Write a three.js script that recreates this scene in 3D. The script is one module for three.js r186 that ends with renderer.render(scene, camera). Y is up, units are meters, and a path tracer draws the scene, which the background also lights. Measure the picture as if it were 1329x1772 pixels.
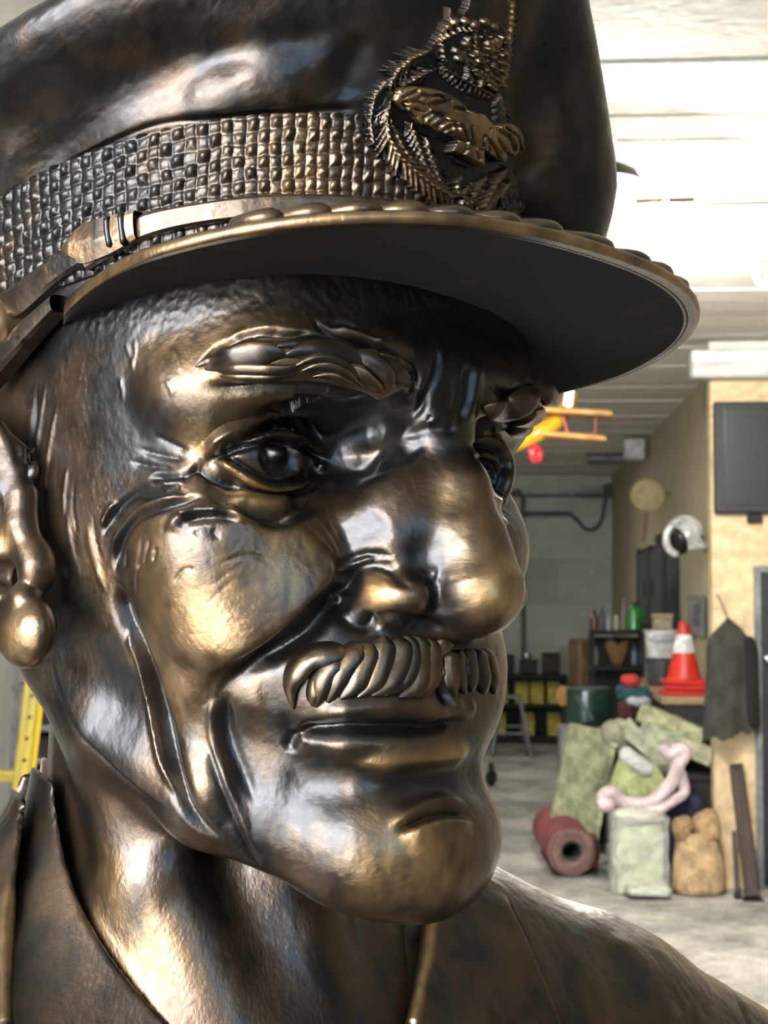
import * as THREE from 'three';
import { RoundedBoxGeometry } from 'three/addons/geometries/RoundedBoxGeometry.js';
import { mergeGeometries, mergeVertices, toCreasedNormals } from 'three/addons/utils/BufferGeometryUtils.js';
import { RectAreaLightUniformsLib } from 'three/addons/lights/RectAreaLightUniformsLib.js';
import { ImprovedNoise } from 'three/addons/math/ImprovedNoise.js';

// ---------------------------------------------------------------- camera, light, exposure
const FPX = 2870, W = 1329, H = 1772;                 // focal length in pixels of the full frame
const UNIT = 0.0002;                                  // one sculpting unit of the bust in metres
const CAM_H = 1.62, PITCH = 3 * Math.PI / 180;
RectAreaLightUniformsLib.init();
const scene = new THREE.Scene();
const camera = new THREE.PerspectiveCamera(2 * Math.atan(H / 2 / FPX) * 180 / Math.PI, W / H, 0.05, 60);
camera.position.set(0, CAM_H, 0);
camera.rotation.x = PITCH;
camera.updateMatrixWorld(true);
camera.focus = 0.56;
camera.userData.fStop = 36;
scene.add(camera);
scene.background = new THREE.Color(0.92, 0.98, 1.08).multiplyScalar(18.5);   // bright overcast sky, seen by the room only through its open front
const LAMP = 24, EXPOSURE = 1.0, TUBE = 120;

// ---------------------------------------------------------------- sculpting tools
// The bust is modelled in sculpting units in its own frame: a = towards its right ear, b = up, c = forward from the middle of the head.
const YAW = 44 * Math.PI / 180;
const AX = { a: new THREE.Vector3(-Math.cos(YAW), 0, Math.sin(YAW)), b: new THREE.Vector3(0, 1, 0), c: new THREE.Vector3(Math.sin(YAW), 0, Math.cos(YAW)) };
const ORIGIN = new THREE.Vector3(-331.4, 116.9, -3329.4).applyAxisAngle(new THREE.Vector3(1, 0, 0), PITCH).multiplyScalar(UNIT).add(camera.position);
const toWorld = (a, b, c) => ORIGIN.clone().addScaledVector(AX.a, a * UNIT).addScaledVector(AX.b, b * UNIT).addScaledVector(AX.c, c * UNIT);
const EYE = (() => { const d = camera.position.clone().sub(ORIGIN).divideScalar(UNIT); return [d.dot(AX.a), d.dot(AX.b), d.dot(AX.c)]; })();
function rayDir(px, py) {                              // direction of a line of sight in the bust's frame
  const d = new THREE.Vector3((px - W / 2) / FPX, (H / 2 - py) / FPX, -1).applyAxisAngle(new THREE.Vector3(1, 0, 0), PITCH).normalize();
  return [d.dot(AX.a), d.dot(AX.b), d.dot(AX.c)];
}
const clamp = (x, a, b) => x < a ? a : x > b ? b : x;
const lerp = (a, b, t) => a + (b - a) * t;
const sstep = (a, b, x) => { const t = clamp((x - a) / (b - a), 0, 1); return t * t * (3 - 2 * t); };
const smin = (a, b, k) => { const h = Math.max(k - Math.abs(a - b), 0) / k; return Math.min(a, b) - h * h * k * 0.25; };
const smax = (a, b, k) => -smin(-a, -b, k);
const ell = (x, y, z, rx, ry, rz) => { const k0 = Math.hypot(x / rx, y / ry, z / rz), k1 = Math.hypot(x / rx / rx, y / ry / ry, z / rz / rz); return k1 < 1e-9 ? -Math.min(rx, ry, rz) : k0 * (k0 - 1) / k1; };
function cap(x, y, z, A, B, ra, rb) {                  // tapered capsule
  const bx = B[0] - A[0], by = B[1] - A[1], bz = B[2] - A[2], l2 = bx * bx + by * by + bz * bz;
  const t = clamp(((x - A[0]) * bx + (y - A[1]) * by + (z - A[2]) * bz) / l2, 0, 1);
  return Math.hypot(x - A[0] - bx * t, y - A[1] - by * t, z - A[2] - bz * t) - lerp(ra, rb, t);
}
function chain(x, y, z, P, k) {                        // P: [a, b, c, r] ...
  let d = 1e9;
  for (let i = 1; i < P.length; i++) { const e = cap(x, y, z, P[i - 1], P[i], P[i - 1][3], P[i][3]); d = k ? smin(d, e, k) : Math.min(d, e); }
  return d;
}
function spline(knots) {                               // monotone-friendly cubic through [x, y] ..., ascending x
  const n = knots.length, m = [];
  for (let i = 0; i < n; i++) { const a = knots[Math.max(0, i - 1)], b = knots[Math.min(n - 1, i + 1)]; m.push((b[1] - a[1]) / (b[0] - a[0])); }
  return x => {
    if (x <= knots[0][0]) return knots[0][1]; if (x >= knots[n - 1][0]) return knots[n - 1][1];
    let i = 0; while (x > knots[i + 1][0]) i++;
    const h = knots[i + 1][0] - knots[i][0], t = (x - knots[i][0]) / h, t2 = t * t, t3 = t2 * t;
    return (2 * t3 - 3 * t2 + 1) * knots[i][1] + (t3 - 2 * t2 + t) * h * m[i] + (3 * t2 - 2 * t3) * knots[i + 1][1] + (t3 - t2) * h * m[i + 1];
  };
}
const perlin = new ImprovedNoise();
const noise = (x, y, z) => perlin.noise(x + 31.7, y + 17.3, z + 5.1);
const fbm = (x, y, z, o = 3) => { let s = 0, w = 0.5; for (let i = 0; i < o; i++) { s += w * noise(x, y, z); x *= 2.03; y *= 2.03; z *= 2.03; w *= 0.5; } return s; };
function rng(seed) { let s = seed >>> 0; return () => { s = (s + 0x6D2B79F5) >>> 0; let t = Math.imul(s ^ s >>> 15, 1 | s); t = t + Math.imul(t ^ t >>> 7, 61 | t) ^ t; return ((t ^ t >>> 14) >>> 0) / 4294967296; }; }

// Surface nets over a distance field; only blocks near the surface are sampled. Returns { pos: Float32Array, idx: Uint32Array } in sculpting units.
function polygonise(sdf, lo, hi, cell, reach = 2.4) {
  const B = 6, nb = [0, 1, 2].map(i => Math.ceil((hi[i] - lo[i]) / cell / B)), n = nb.map(v => v * B + 1);
  const val = new Float32Array(n[0] * n[1] * n[2]).fill(NaN), at = (i, j, k) => (k * n[1] + j) * n[0] + i;
  const live = [], half = B * cell / 2 * 1.733;
  for (let K = 0; K < nb[2]; K++) for (let J = 0; J < nb[1]; J++) for (let I = 0; I < nb[0]; I++) {
    const d = sdf(lo[0] + (I + 0.5) * B * cell, lo[1] + (J + 0.5) * B * cell, lo[2] + (K + 0.5) * B * cell);
    if (Math.abs(d) > half * reach) continue;
    live.push([I, J, K]);
    for (let k = K * B; k <= K * B + B; k++) for (let j = J * B; j <= J * B + B; j++) for (let i = I * B; i <= I * B + B; i++) {
      const q = at(i, j, k); if (val[q] !== val[q]) val[q] = sdf(lo[0] + i * cell, lo[1] + j * cell, lo[2] + k * cell);
    }
  }
  const pos = [], idx = [], vid = new Map();
  const vert = (i, j, k) => {
    const key = at(i, j, k); let v = vid.get(key); if (v !== undefined) return v;
    let x = 0, y = 0, z = 0, c = 0; const g = (a, b2, d) => val[at(i + a, j + b2, k + d)];
    const edge = (a, b2, d, e, f, h) => { const p = g(a, b2, d), q = g(e, f, h); if ((p < 0) !== (q < 0)) { const t = p / (p - q); x += a + (e - a) * t; y += b2 + (f - b2) * t; z += d + (h - d) * t; c++; } };
    for (let u = 0; u < 2; u++) for (let w = 0; w < 2; w++) { edge(0, u, w, 1, u, w); edge(u, 0, w, u, 1, w); edge(u, w, 0, u, w, 1); }
    v = pos.length / 3; if (!c) { c = 2; x = y = z = 1; } pos.push(lo[0] + (i + x / c) * cell, lo[1] + (j + y / c) * cell, lo[2] + (k + z / c) * cell); vid.set(key, v); return v;
  };
  const quad = (a, b, c, d, flip) => { if (flip) idx.push(a, c, b, a, d, c); else idx.push(a, b, c, a, c, d); };
  for (const [I, J, K] of live) for (let k = K * B; k < K * B + B; k++) for (let j = J * B; j < J * B + B; j++) for (let i = I * B; i < I * B + B; i++) {
    const v0 = val[at(i, j, k)];
    if (j && k) { const v1 = val[at(i + 1, j, k)]; if ((v0 < 0) !== (v1 < 0) && val[at(i, j - 1, k - 1)] === val[at(i, j - 1, k - 1)]) quad(vert(i, j - 1, k - 1), vert(i, j, k - 1), vert(i, j, k), vert(i, j - 1, k), !(v0 < 0)); }
    if (i && k) { const v1 = val[at(i, j + 1, k)]; if ((v0 < 0) !== (v1 < 0) && val[at(i - 1, j, k - 1)] === val[at(i - 1, j, k - 1)]) quad(vert(i - 1, j, k - 1), vert(i - 1, j, k), vert(i, j, k), vert(i, j, k - 1), !(v0 < 0)); }
    if (i && j) { const v1 = val[at(i, j, k + 1)]; if ((v0 < 0) !== (v1 < 0) && val[at(i - 1, j - 1, k)] === val[at(i - 1, j - 1, k)]) quad(vert(i - 1, j - 1, k), vert(i, j - 1, k), vert(i, j, k), vert(i - 1, j, k), !(v0 < 0)); }
  }
  return { pos: Float32Array.from(pos), idx: Uint32Array.from(idx) };
}
function refine(m, keep) {                             // split the edges whose two ends keep(a, b, c) accepts
  const n = m.pos.length / 3, on = new Uint8Array(n);
  for (let i = 0; i < n; i++) on[i] = keep(m.pos[3 * i], m.pos[3 * i + 1], m.pos[3 * i + 2]) ? 1 : 0;
  const pos = Array.from(m.pos), idx = [], mid = new Map();
  const half = (a, b) => {
    if (!on[a] || !on[b]) return -1;
    const key = a < b ? a * n + b : b * n + a; let v = mid.get(key);
    if (v === undefined) { v = pos.length / 3; for (let k = 0; k < 3; k++) pos.push((m.pos[3 * a + k] + m.pos[3 * b + k]) / 2); mid.set(key, v); }
    return v;
  };
  for (let t = 0; t < m.idx.length; t += 3) {
    const a = m.idx[t], b = m.idx[t + 1], c = m.idx[t + 2], ab = half(a, b), bc = half(b, c), ca = half(c, a);
    const k = (ab >= 0) + (bc >= 0) + (ca >= 0);
    if (k === 3) idx.push(a, ab, ca, ab, b, bc, ca, bc, c, ab, bc, ca);
    else if (k === 0) idx.push(a, b, c);
    else if (ab >= 0) idx.push(a, ab, c, ab, b, c); else if (bc >= 0) idx.push(a, b, bc, a, bc, c); else idx.push(a, b, ca, ca, b, c);
  }
  return { pos: Float32Array.from(pos), idx: Uint32Array.from(idx) };
}
function grad(sdf, x, y, z, e = 1.5) {
  const gx = sdf(x + e, y, z) - sdf(x - e, y, z), gy = sdf(x, y + e, z) - sdf(x, y - e, z), gz = sdf(x, y, z + e) - sdf(x, y, z - e), l = Math.hypot(gx, gy, gz) || 1;
  return [gx / l, gy / l, gz / l, l / 2 / e];
}
function settle(m, sdf) {                              // pull vertices onto the field after refining
  for (let i = 0; i < m.pos.length; i += 3) {
    const x = m.pos[i], y = m.pos[i + 1], z = m.pos[i + 2], d = sdf(x, y, z), g = grad(sdf, x, y, z), s = clamp(d / Math.max(g[3], 0.3), -4, 4);
    m.pos[i] -= g[0] * s; m.pos[i + 1] -= g[1] * s; m.pos[i + 2] -= g[2] * s;
  }
}
function trace(sdf, px, py, from = 1500) {             // where a line of sight meets the field
  const d = rayDir(px, py); let t = from;
  for (let i = 0; i < 400; i++) {
    const x = EYE[0] + d[0] * t, y = EYE[1] + d[1] * t, z = EYE[2] + d[2] * t, v = sdf(x, y, z);
    if (v < 0.3) return [x, y, z];
    t += Math.max(v * 0.6, 0.4); if (t > 6000) return null;
  }
  return null;
}
function bustGeometry(m, base, colors, uvs) {          // sculpting units -> metres from the bust's base
  const n = m.pos.length / 3, p = new Float32Array(n * 3);
  for (let i = 0; i < n; i++) { const v = toWorld(m.pos[3 * i], m.pos[3 * i + 1], m.pos[3 * i + 2]); p[3 * i] = v.x - base.x; p[3 * i + 1] = v.y - base.y; p[3 * i + 2] = v.z - base.z; }
  const g = new THREE.BufferGeometry();
  g.setAttribute('position', new THREE.BufferAttribute(p, 3)); const turned = m.idx.slice(); for (let i = 0; i < turned.length; i += 3) { const t = turned[i]; turned[i] = turned[i + 1]; turned[i + 1] = t; }   // the bust's frame is left-handed
  g.setIndex(new THREE.BufferAttribute(turned, 1));
  if (colors) g.setAttribute('color', new THREE.BufferAttribute(colors, 3));
  if (uvs) g.setAttribute('uv', new THREE.BufferAttribute(uvs, 2));
  g.computeVertexNormals(); return g;
}

// Strokes: lines read off a view of the head are picked onto the sculpted surface once, then act in three dimensions as creases, ridges and folds.
class Clay {
  constructor(mesh, opt = {}) {
    this.m = mesh; const n = this.n = mesh.pos.length / 3; this.nor = this.normals(); this.d = new Float32Array(n); this.gold = new Float32Array(n); this.dark = new Float32Array(n);
    this.cell = opt.cell || 40; this.hash = new Map(); const P = mesh.pos;
    for (let i = 0; i < n; i++) { const k = this.key(Math.floor(P[3 * i] / this.cell), Math.floor(P[3 * i + 1] / this.cell), Math.floor(P[3 * i + 2] / this.cell)); let l = this.hash.get(k); if (!l) this.hash.set(k, l = []); l.push(i); }
    this.bin = 5; this.front = new Map();
    const N = this.nor, f = rayDir(W / 2, H / 2), r = rayDir(W / 2 + FPX, H / 2), u = rayDir(W / 2, H / 2 - FPX);
    const R = [r[0] * 1.41421356 - f[0], r[1] * 1.41421356 - f[1], r[2] * 1.41421356 - f[2]], U = [u[0] * 1.41421356 - f[0], u[1] * 1.41421356 - f[1], u[2] * 1.41421356 - f[2]];
    this.px = (x, y, z) => { const a = x - EYE[0], b = y - EYE[1], c = z - EYE[2], t = a * f[0] + b * f[1] + c * f[2]; return [W / 2 + FPX * (a * R[0] + b * R[1] + c * R[2]) / t, H / 2 - FPX * (a * U[0] + b * U[1] + c * U[2]) / t, t]; };
    for (let i = 0; i < n; i++) {
      const x = P[3 * i], y = P[3 * i + 1], z = P[3 * i + 2];
      if ((EYE[0] - x) * N[3 * i] + (EYE[1] - y) * N[3 * i + 1] + (EYE[2] - z) * N[3 * i + 2] <= 0) continue;
      const q = this.px(x, y, z), k = Math.floor(q[0] / this.bin) * 8192 + Math.floor(q[1] / this.bin), e = this.front.get(k);
      if (!e || q[2] < e[1]) this.front.set(k, [i, q[2]]);
    }
  }
  key(a, b, c) { return (a + 512) * 1048576 + (b + 512) * 1024 + c + 512; }
  normals() {
    const { pos: P, idx: I } = this.m, N = new Float32Array(P.length);
    for (let t = 0; t < I.length; t += 3) {
      const a = 3 * I[t], b = 3 * I[t + 1], c = 3 * I[t + 2], x1 = P[b] - P[a], y1 = P[b + 1] - P[a + 1], z1 = P[b + 2] - P[a + 2], x2 = P[c] - P[a], y2 = P[c + 1] - P[a + 1], z2 = P[c + 2] - P[a + 2];
      const nx = y1 * z2 - z1 * y2, ny = z1 * x2 - x1 * z2, nz = x1 * y2 - y1 * x2;
      for (const v of [a, b, c]) { N[v] += nx; N[v + 1] += ny; N[v + 2] += nz; }
    }
    for (let i = 0; i < N.length; i += 3) { const l = Math.hypot(N[i], N[i + 1], N[i + 2]) || 1; N[i] /= l; N[i + 1] /= l; N[i + 2] /= l; }
    return N;
  }
  pick(px, py) {                                       // [a, b, c, normal] of the nearest surface on a line of sight
    const bx = Math.floor(px / this.bin), by = Math.floor(py / this.bin); let best = null, bs = 1e9;
    for (let r = 0; r <= 4 && !best; r++) for (let i = -r; i <= r; i++) for (let j = -r; j <= r; j++) {
      const e = this.front.get((bx + i) * 8192 + by + j); if (!e) continue;
      const s = Math.hypot(i, j) * 12 + e[1] * 0.35; if (s < bs) { bs = s; best = e[0]; }
    }
    if (best === null) return null;
    const P = this.m.pos, N = this.nor, d = rayDir(px, py), k = 3 * best, n = [N[k], N[k + 1], N[k + 2]], dn = d[0] * n[0] + d[1] * n[1] + d[2] * n[2];
    let t = ((P[k] - EYE[0]) * n[0] + (P[k + 1] - EYE[1]) * n[1] + (P[k + 2] - EYE[2]) * n[2]) / dn;
    const t0 = (P[k] - EYE[0]) * d[0] + (P[k + 1] - EYE[1]) * d[1] + (P[k + 2] - EYE[2]) * d[2]; if (Math.abs(dn) < 0.12 || Math.abs(t - t0) > 25) t = t0;
    return [EYE[0] + d[0] * t, EYE[1] + d[1] * t, EYE[2] + d[2] * t, n];
  }
  line(zone, s) {                                      // 'x y x y ...' in a zone's own scale -> smooth polyline of picked points
    const v = s.trim().split(/[\s,]+/).map(Number), pts = [];
    for (let i = 0; i < v.length; i += 2) pts.push([zone[0] + v[i] / zone[2], zone[1] + v[i + 1] / zone[2]]);
    const fine = [], n = pts.length;
    for (let i = 0; i < n - 1; i++) {
      const p0 = pts[Math.max(0, i - 1)], p1 = pts[i], p2 = pts[i + 1], p3 = pts[Math.min(n - 1, i + 2)], L = Math.max(1, Math.ceil(Math.hypot(p2[0] - p1[0], p2[1] - p1[1]) / 8));
      for (let k = 0; k < L; k++) { const t = k / L, c = j => 0.5 * (2 * p1[j] + (p2[j] - p0[j]) * t + (2 * p0[j] - 5 * p1[j] + 4 * p2[j] - p3[j]) * t * t + (3 * p1[j] - p0[j] - 3 * p2[j] + p3[j]) * t * t * t); fine.push([c(0), c(1)]); }
    }
    fine.push(pts[n - 1]);
    return fine.map(p => this.pick(p[0], p[1])).filter(Boolean);
  }
  near(lo, hi, fn) {
    const c = this.cell;
    for (let i = Math.floor(lo[0] / c); i <= Math.floor(hi[0] / c); i++) for (let j = Math.floor(lo[1] / c); j <= Math.floor(hi[1] / c); j++) for (let k = Math.floor(lo[2] / c); k <= Math.floor(hi[2] / c); k++) { const l = this.hash.get(this.key(i, j, k)); if (l) for (const v of l) fn(v); }
  }
  stroke(zone, type, w, h, s, o = {}) {
    let q = typeof s === 'string' ? this.line(zone, s) : s;
    if (q.length < 2) return;
    if (o.mirror) q = q.map(p => [-p[0], p[1], p[2], [-p[3][0], p[3][1], p[3][2]]]).reverse();
    const R = (type === 'fold' ? w * 2.2 : w * 2.4) + 6, e = o.e || 8, P = this.m.pos, N = this.nor;
    const acc = [0]; for (let i = 1; i < q.length; i++) acc.push(acc[i - 1] + Math.hypot(q[i][0] - q[i - 1][0], q[i][1] - q[i - 1][1], q[i][2] - q[i - 1][2]));
    const total = acc[q.length - 1], t0 = o.t0 ?? 0.25, t1 = o.t1 ?? 0.25, lo = [1e9, 1e9, 1e9], hi = [-1e9, -1e9, -1e9];
    for (const p of q) for (let k = 0; k < 3; k++) { lo[k] = Math.min(lo[k], p[k] - R); hi[k] = Math.max(hi[k], p[k] + R); }
    this.near(lo, hi, v => {
      const x = P[3 * v], y = P[3 * v + 1], z = P[3 * v + 2]; let bd = 1e9, bi = 0, bt = 0;
      for (let i = 0; i < q.length - 1; i++) {
        const A = q[i], B = q[i + 1], ux = B[0] - A[0], uy = B[1] - A[1], uz = B[2] - A[2], l = ux * ux + uy * uy + uz * uz || 1;
        const t = clamp(((x - A[0]) * ux + (y - A[1]) * uy + (z - A[2]) * uz) / l, 0, 1), d = (x - A[0] - ux * t) ** 2 + (y - A[1] - uy * t) ** 2 + (z - A[2] - uz * t) ** 2;
        if (d < bd) { bd = d; bi = i; bt = t; }
      }
      bd = Math.sqrt(bd); if (bd > R) return;
      const A = q[bi], B = q[bi + 1], n = A[3]; if (N[3 * v] * n[0] + N[3 * v + 1] * n[1] + N[3 * v + 2] * n[2] < -0.2) return;
      const u = (acc[bi] + bt * (acc[bi + 1] - acc[bi])) / total, env = sstep(0, t0, u + 1e-6) * sstep(0, t1, 1 - u + 1e-6), ww = w * (0.45 + 0.55 * env);
      let f, g = 0;
      if (type === 'fold') {
        const tx = B[0] - A[0], ty = B[1] - A[1], tz = B[2] - A[2];
        const cx = ty * n[2] - tz * n[1], cy = tz * n[0] - tx * n[2], cz = tx * n[1] - ty * n[0];
        const sd = (cx * (x - A[0]) + cy * (y - A[1]) + cz * (z - A[2])) * (o.side || 1) <= 0 ? bd : -bd;
        f = h * sstep(-e, e * 0.7, sd) * Math.exp(-((Math.max(sd, 0) / w) ** 2)) - (o.g ?? 0.5) * h * Math.exp(-(((sd + e) / (e * 1.2)) ** 2));
        g = sd > 0 ? Math.exp(-(((sd - e) / (e * 1.5)) ** 2)) : 0;
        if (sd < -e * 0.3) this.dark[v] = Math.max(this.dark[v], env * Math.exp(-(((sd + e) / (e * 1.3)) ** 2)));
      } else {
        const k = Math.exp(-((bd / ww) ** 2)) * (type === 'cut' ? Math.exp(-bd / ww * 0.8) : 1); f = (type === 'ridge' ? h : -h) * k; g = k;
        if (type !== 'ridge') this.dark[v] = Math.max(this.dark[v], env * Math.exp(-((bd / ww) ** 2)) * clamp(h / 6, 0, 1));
      }
      this.d[v] += f * env;
      if (o.gold) this.gold[v] = Math.max(this.gold[v], o.gold * g * env);
    });
  }
  blob(px, py, r, h, o = {}) {                         // a soft swelling or hollow; flat = plateau
    const p = o.at || this.pick(px, py); if (!p) return; const P = this.m.pos, N = this.nor, R = r * 2.2;
    const c = o.mirror ? [-p[0], p[1], p[2]] : p, n = o.mirror ? [-p[3][0], p[3][1], p[3][2]] : p[3];
    this.near([c[0] - R, c[1] - R, c[2] - R], [c[0] + R, c[1] + R, c[2] + R], v => {
      const d = Math.hypot(P[3 * v] - c[0], (P[3 * v + 1] - c[1]) / (o.tall || 1), P[3 * v + 2] - c[2]);
      if (N[3 * v] * n[0] + N[3 * v + 1] * n[1] + N[3 * v + 2] * n[2] < 0) return;
      const k = o.flat ? 1 - sstep(r * 0.75, r * 1.1, d) : Math.exp(-((d / r) ** 2));
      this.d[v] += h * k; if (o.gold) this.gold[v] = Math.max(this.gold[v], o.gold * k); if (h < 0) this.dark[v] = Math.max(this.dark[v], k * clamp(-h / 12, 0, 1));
    });
  }
  calm(limit = 6, rounds = 10) {                     // ease jumps where a stroke ends abruptly
    const I = this.m.idx, n = this.n;
    for (let r = 0; r < rounds; r++) {
      const s = new Float32Array(n), k = new Uint8Array(n), D = this.d;
      for (let t = 0; t < I.length; t += 3) { const a = I[t], b = I[t + 1], c = I[t + 2]; if (k[a] < 250) { s[a] += D[b] + D[c]; k[a] += 2; } if (k[b] < 250) { s[b] += D[a] + D[c]; k[b] += 2; } if (k[c] < 250) { s[c] += D[a] + D[b]; k[c] += 2; } }
      for (let i = 0; i < n; i++) if (k[i]) { const m = s[i] / k[i]; if (Math.abs(m - D[i]) > limit) D[i] = m; }
    }
  }
  press() { this.calm(); const P = this.m.pos, N = this.nor; for (let i = 0; i < P.length; i++) P[i] += N[i] * this.d[(i / 3) | 0]; }
}

// ---------------------------------------------------------------- the bust: its distance fields
const wB = spline([[-860, 90], [-800, 180], [-700, 260], [-600, 322], [-500, 368], [-360, 420], [-200, 452], [-70, 465], [100, 480], [300, 480], [500, 430]]);
const cB = spline([[-860, 480], [-800, 575], [-700, 590], [-600, 590], [-500, 600], [-360, 590], [-200, 570], [-70, 572], [60, 615], [150, 640], [300, 630], [500, 560]]);
const nB = spline([[-860, 2], [-600, 2.2], [-300, 2.5], [0, 2.7], [300, 2.5]]);
const NOSE = [[0, 40, 590, 44], [0, -105, 664, 48], [0, -200, 682, 66], [0, -272, 702, 84]];
function faceField(x, y, z) {
  const ax = Math.abs(x);
  // shell of the face and skull
  const w = wB(y), c = z > 0 ? cB(y) : 640, n = nB(y);
  const g = Math.pow(Math.pow(ax / w, n) + Math.pow(Math.abs(z) / c, n), 1 / n);
  let d = (g - 1) * Math.min(w, c) * 0.8;
  // jaw line: nothing below a slope from the chin back to the corner of the jaw
  const jaw = (y + 845) * -0.82 + (600 - z) * 0.48 - ax * 0.02;      // > 0 is cut
  d = smax(d, jaw, 90);
  d = smin(d, chain(ax, y, z, [[0, -722, 540, 84], [112, -716, 476, 80], [255, -640, 300, 78], [335, -520, 120, 58]], 40), 95);
  // chin, muzzle, lips
  d = smin(d, ell(x, y + 722, z - 545, 160, 106, 102), 100);
  d = smin(d, ell(x, y + 430, z - 520, 220, 175, 118), 80);
  // cheekbones and cheek apples
  d = smin(d, ell(ax - 290, y + 200, z - 400, 130, 110, 95), 110);
  // brow ridge
  d = smin(d, chain(ax, y, z, [[0, 85, 600, 66], [130, 75, 590, 62], [290, 85, 520, 55], [390, 55, 400, 42]]), 70);
  // eye sockets
  d = smax(d, -ell(ax - 245, y + 48, z - 560, 170, 78, 120), 70);
  d = smax(d, -ell(ax - 120, y + 40, z - 610, 70, 90, 70), 60);
  // nose
  d = smin(d, chain(x, y, z, NOSE, 30), 70);
  d = smin(d, ell(ax - 72, y + 195, z - 588, 92, 145, 84), 60);
  d = smin(d, ell(ax - 118, y + 285, z - 612, 58, 50, 88), 14);
  // eyeballs
  d = smin(d, Math.hypot(ax - 268, y + 48, z - 405) - 108, 8);
  return d;
}
function neckField(x, y, z) {
  let d = cap(x, y, z, [0, -300, -60], [0, -1400, -110], 285, 305);
  d = smin(d, chain(Math.abs(x), y, z, [[285, -430, -30, 80], [225, -800, 110, 95], [70, -1240, 300, 80]], 20), 60);
  d = smin(d, cap(x, y, z, [0, -800, 190], [0, -1300, 330], 110, 90), 70);
  return d;
}
function earField(x, y, z) {
  const ax = Math.abs(x);
  let d = ell(ax - 532 + (z - 40) * 0.22, y + 160, z + 10, 30, 205, 118);
  d = smin(d, ell(ax - 516, y + 345, z - 120, 42, 66, 74), 34);
  d = smax(d, -ell(ax - 552, y + 250, z - 92, 46, 34, 36), 12);
  d = smax(d, -ell(ax - 560, y + 140, z - 30, 34, 70, 50), 14);
  d = smin(d, ell(ax - 500, y + 236, z - 128, 34, 46, 34), 22);
  d = smin(d, ell(ax - 526, y + 290, z - 122, 26, 24, 32), 14);
  d = smin(d, chain(ax, y, z, [[505, -110, 96, 22], [512, -160, 98, 26], [506, -200, 112, 24]], 8), 24);
  d = smin(d, chain(ax, y, z, [[496, -66, 88, 20], [520, -92, 60, 24], [548, -150, 30, 18], [548, -190, 10, 14]], 6), 12);
  d = smin(d, chain(ax, y, z, [[500, -36, 74, 17], [530, 2, 34, 20], [556, 22, -22, 23], [572, 8, -84, 25], [576, -40, -126, 26], [572, -110, -146, 25], [562, -190, -128, 23], [548, -262, -76, 21], [534, -320, -4, 24], [524, -350, 60, 28]], 16), 10);
  d = smin(d, chain(ax, y, z, [[548, -60, -60, 14], [560, -110, -86, 16], [556, -180, -70, 16], [544, -250, -16, 16], [532, -286, 60, 18]], 10), 12);
  return d;
}
// the body is turned less than the head: u runs to its left shoulder, v to its front
const bodyU = (x, z) => -0.945 * x + 0.326 * (z + 100), bodyV = (x, z) => 0.326 * x + 0.945 * (z + 100);
function torsoField(x, y, z) {
  const u = bodyU(x, z), v = bodyV(x, z), au = Math.abs(u);
  let d = chain(au, y, v, [[0, -1085, 20, 330], [480, -1160, 20, 285], [880, -1330, 30, 280], [1250, -1550, 30, 285]], 60);
  d = smin(d, ell(u, y + 1750, v - 110, 1150, 720, 520), 160);
  return d;
}
const skinField = (x, y, z) => smin(smin(faceField(x, y, z), smin(neckField(x, y, z), torsoField(x, y, z), 150), 110), earField(x, y, z), 16);
const bodyField = (x, y, z) => smin(cap(x, y, z, [0, -300, -60], [0, -1400, -110], 292, 315), torsoField(x, y, z), 190);
// a garment is a shell over the body that ends at a neckline read off as two lines of sight, right and left edge of the opening
function neckline(out, rightEdge, leftEdge) {
  const side = (pts, sgn) => spline(pts.map(p => { const q = trace((x, y, z) => bodyField(x, y, z) - out, p[0], p[1]); return [q[1], bodyU(q[0], q[2])]; }).sort((a, b) => a[0] - b[0]));
  const R = side(rightEdge), L = side(leftEdge);
  return (x, y, z) => { const u = bodyU(x, z), v = bodyV(x, z); return v < -150 ? -60 : Math.min(u - R(y), L(y) - u, (v + 150) * 0.7); };   // > 0 inside the opening
}

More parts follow.
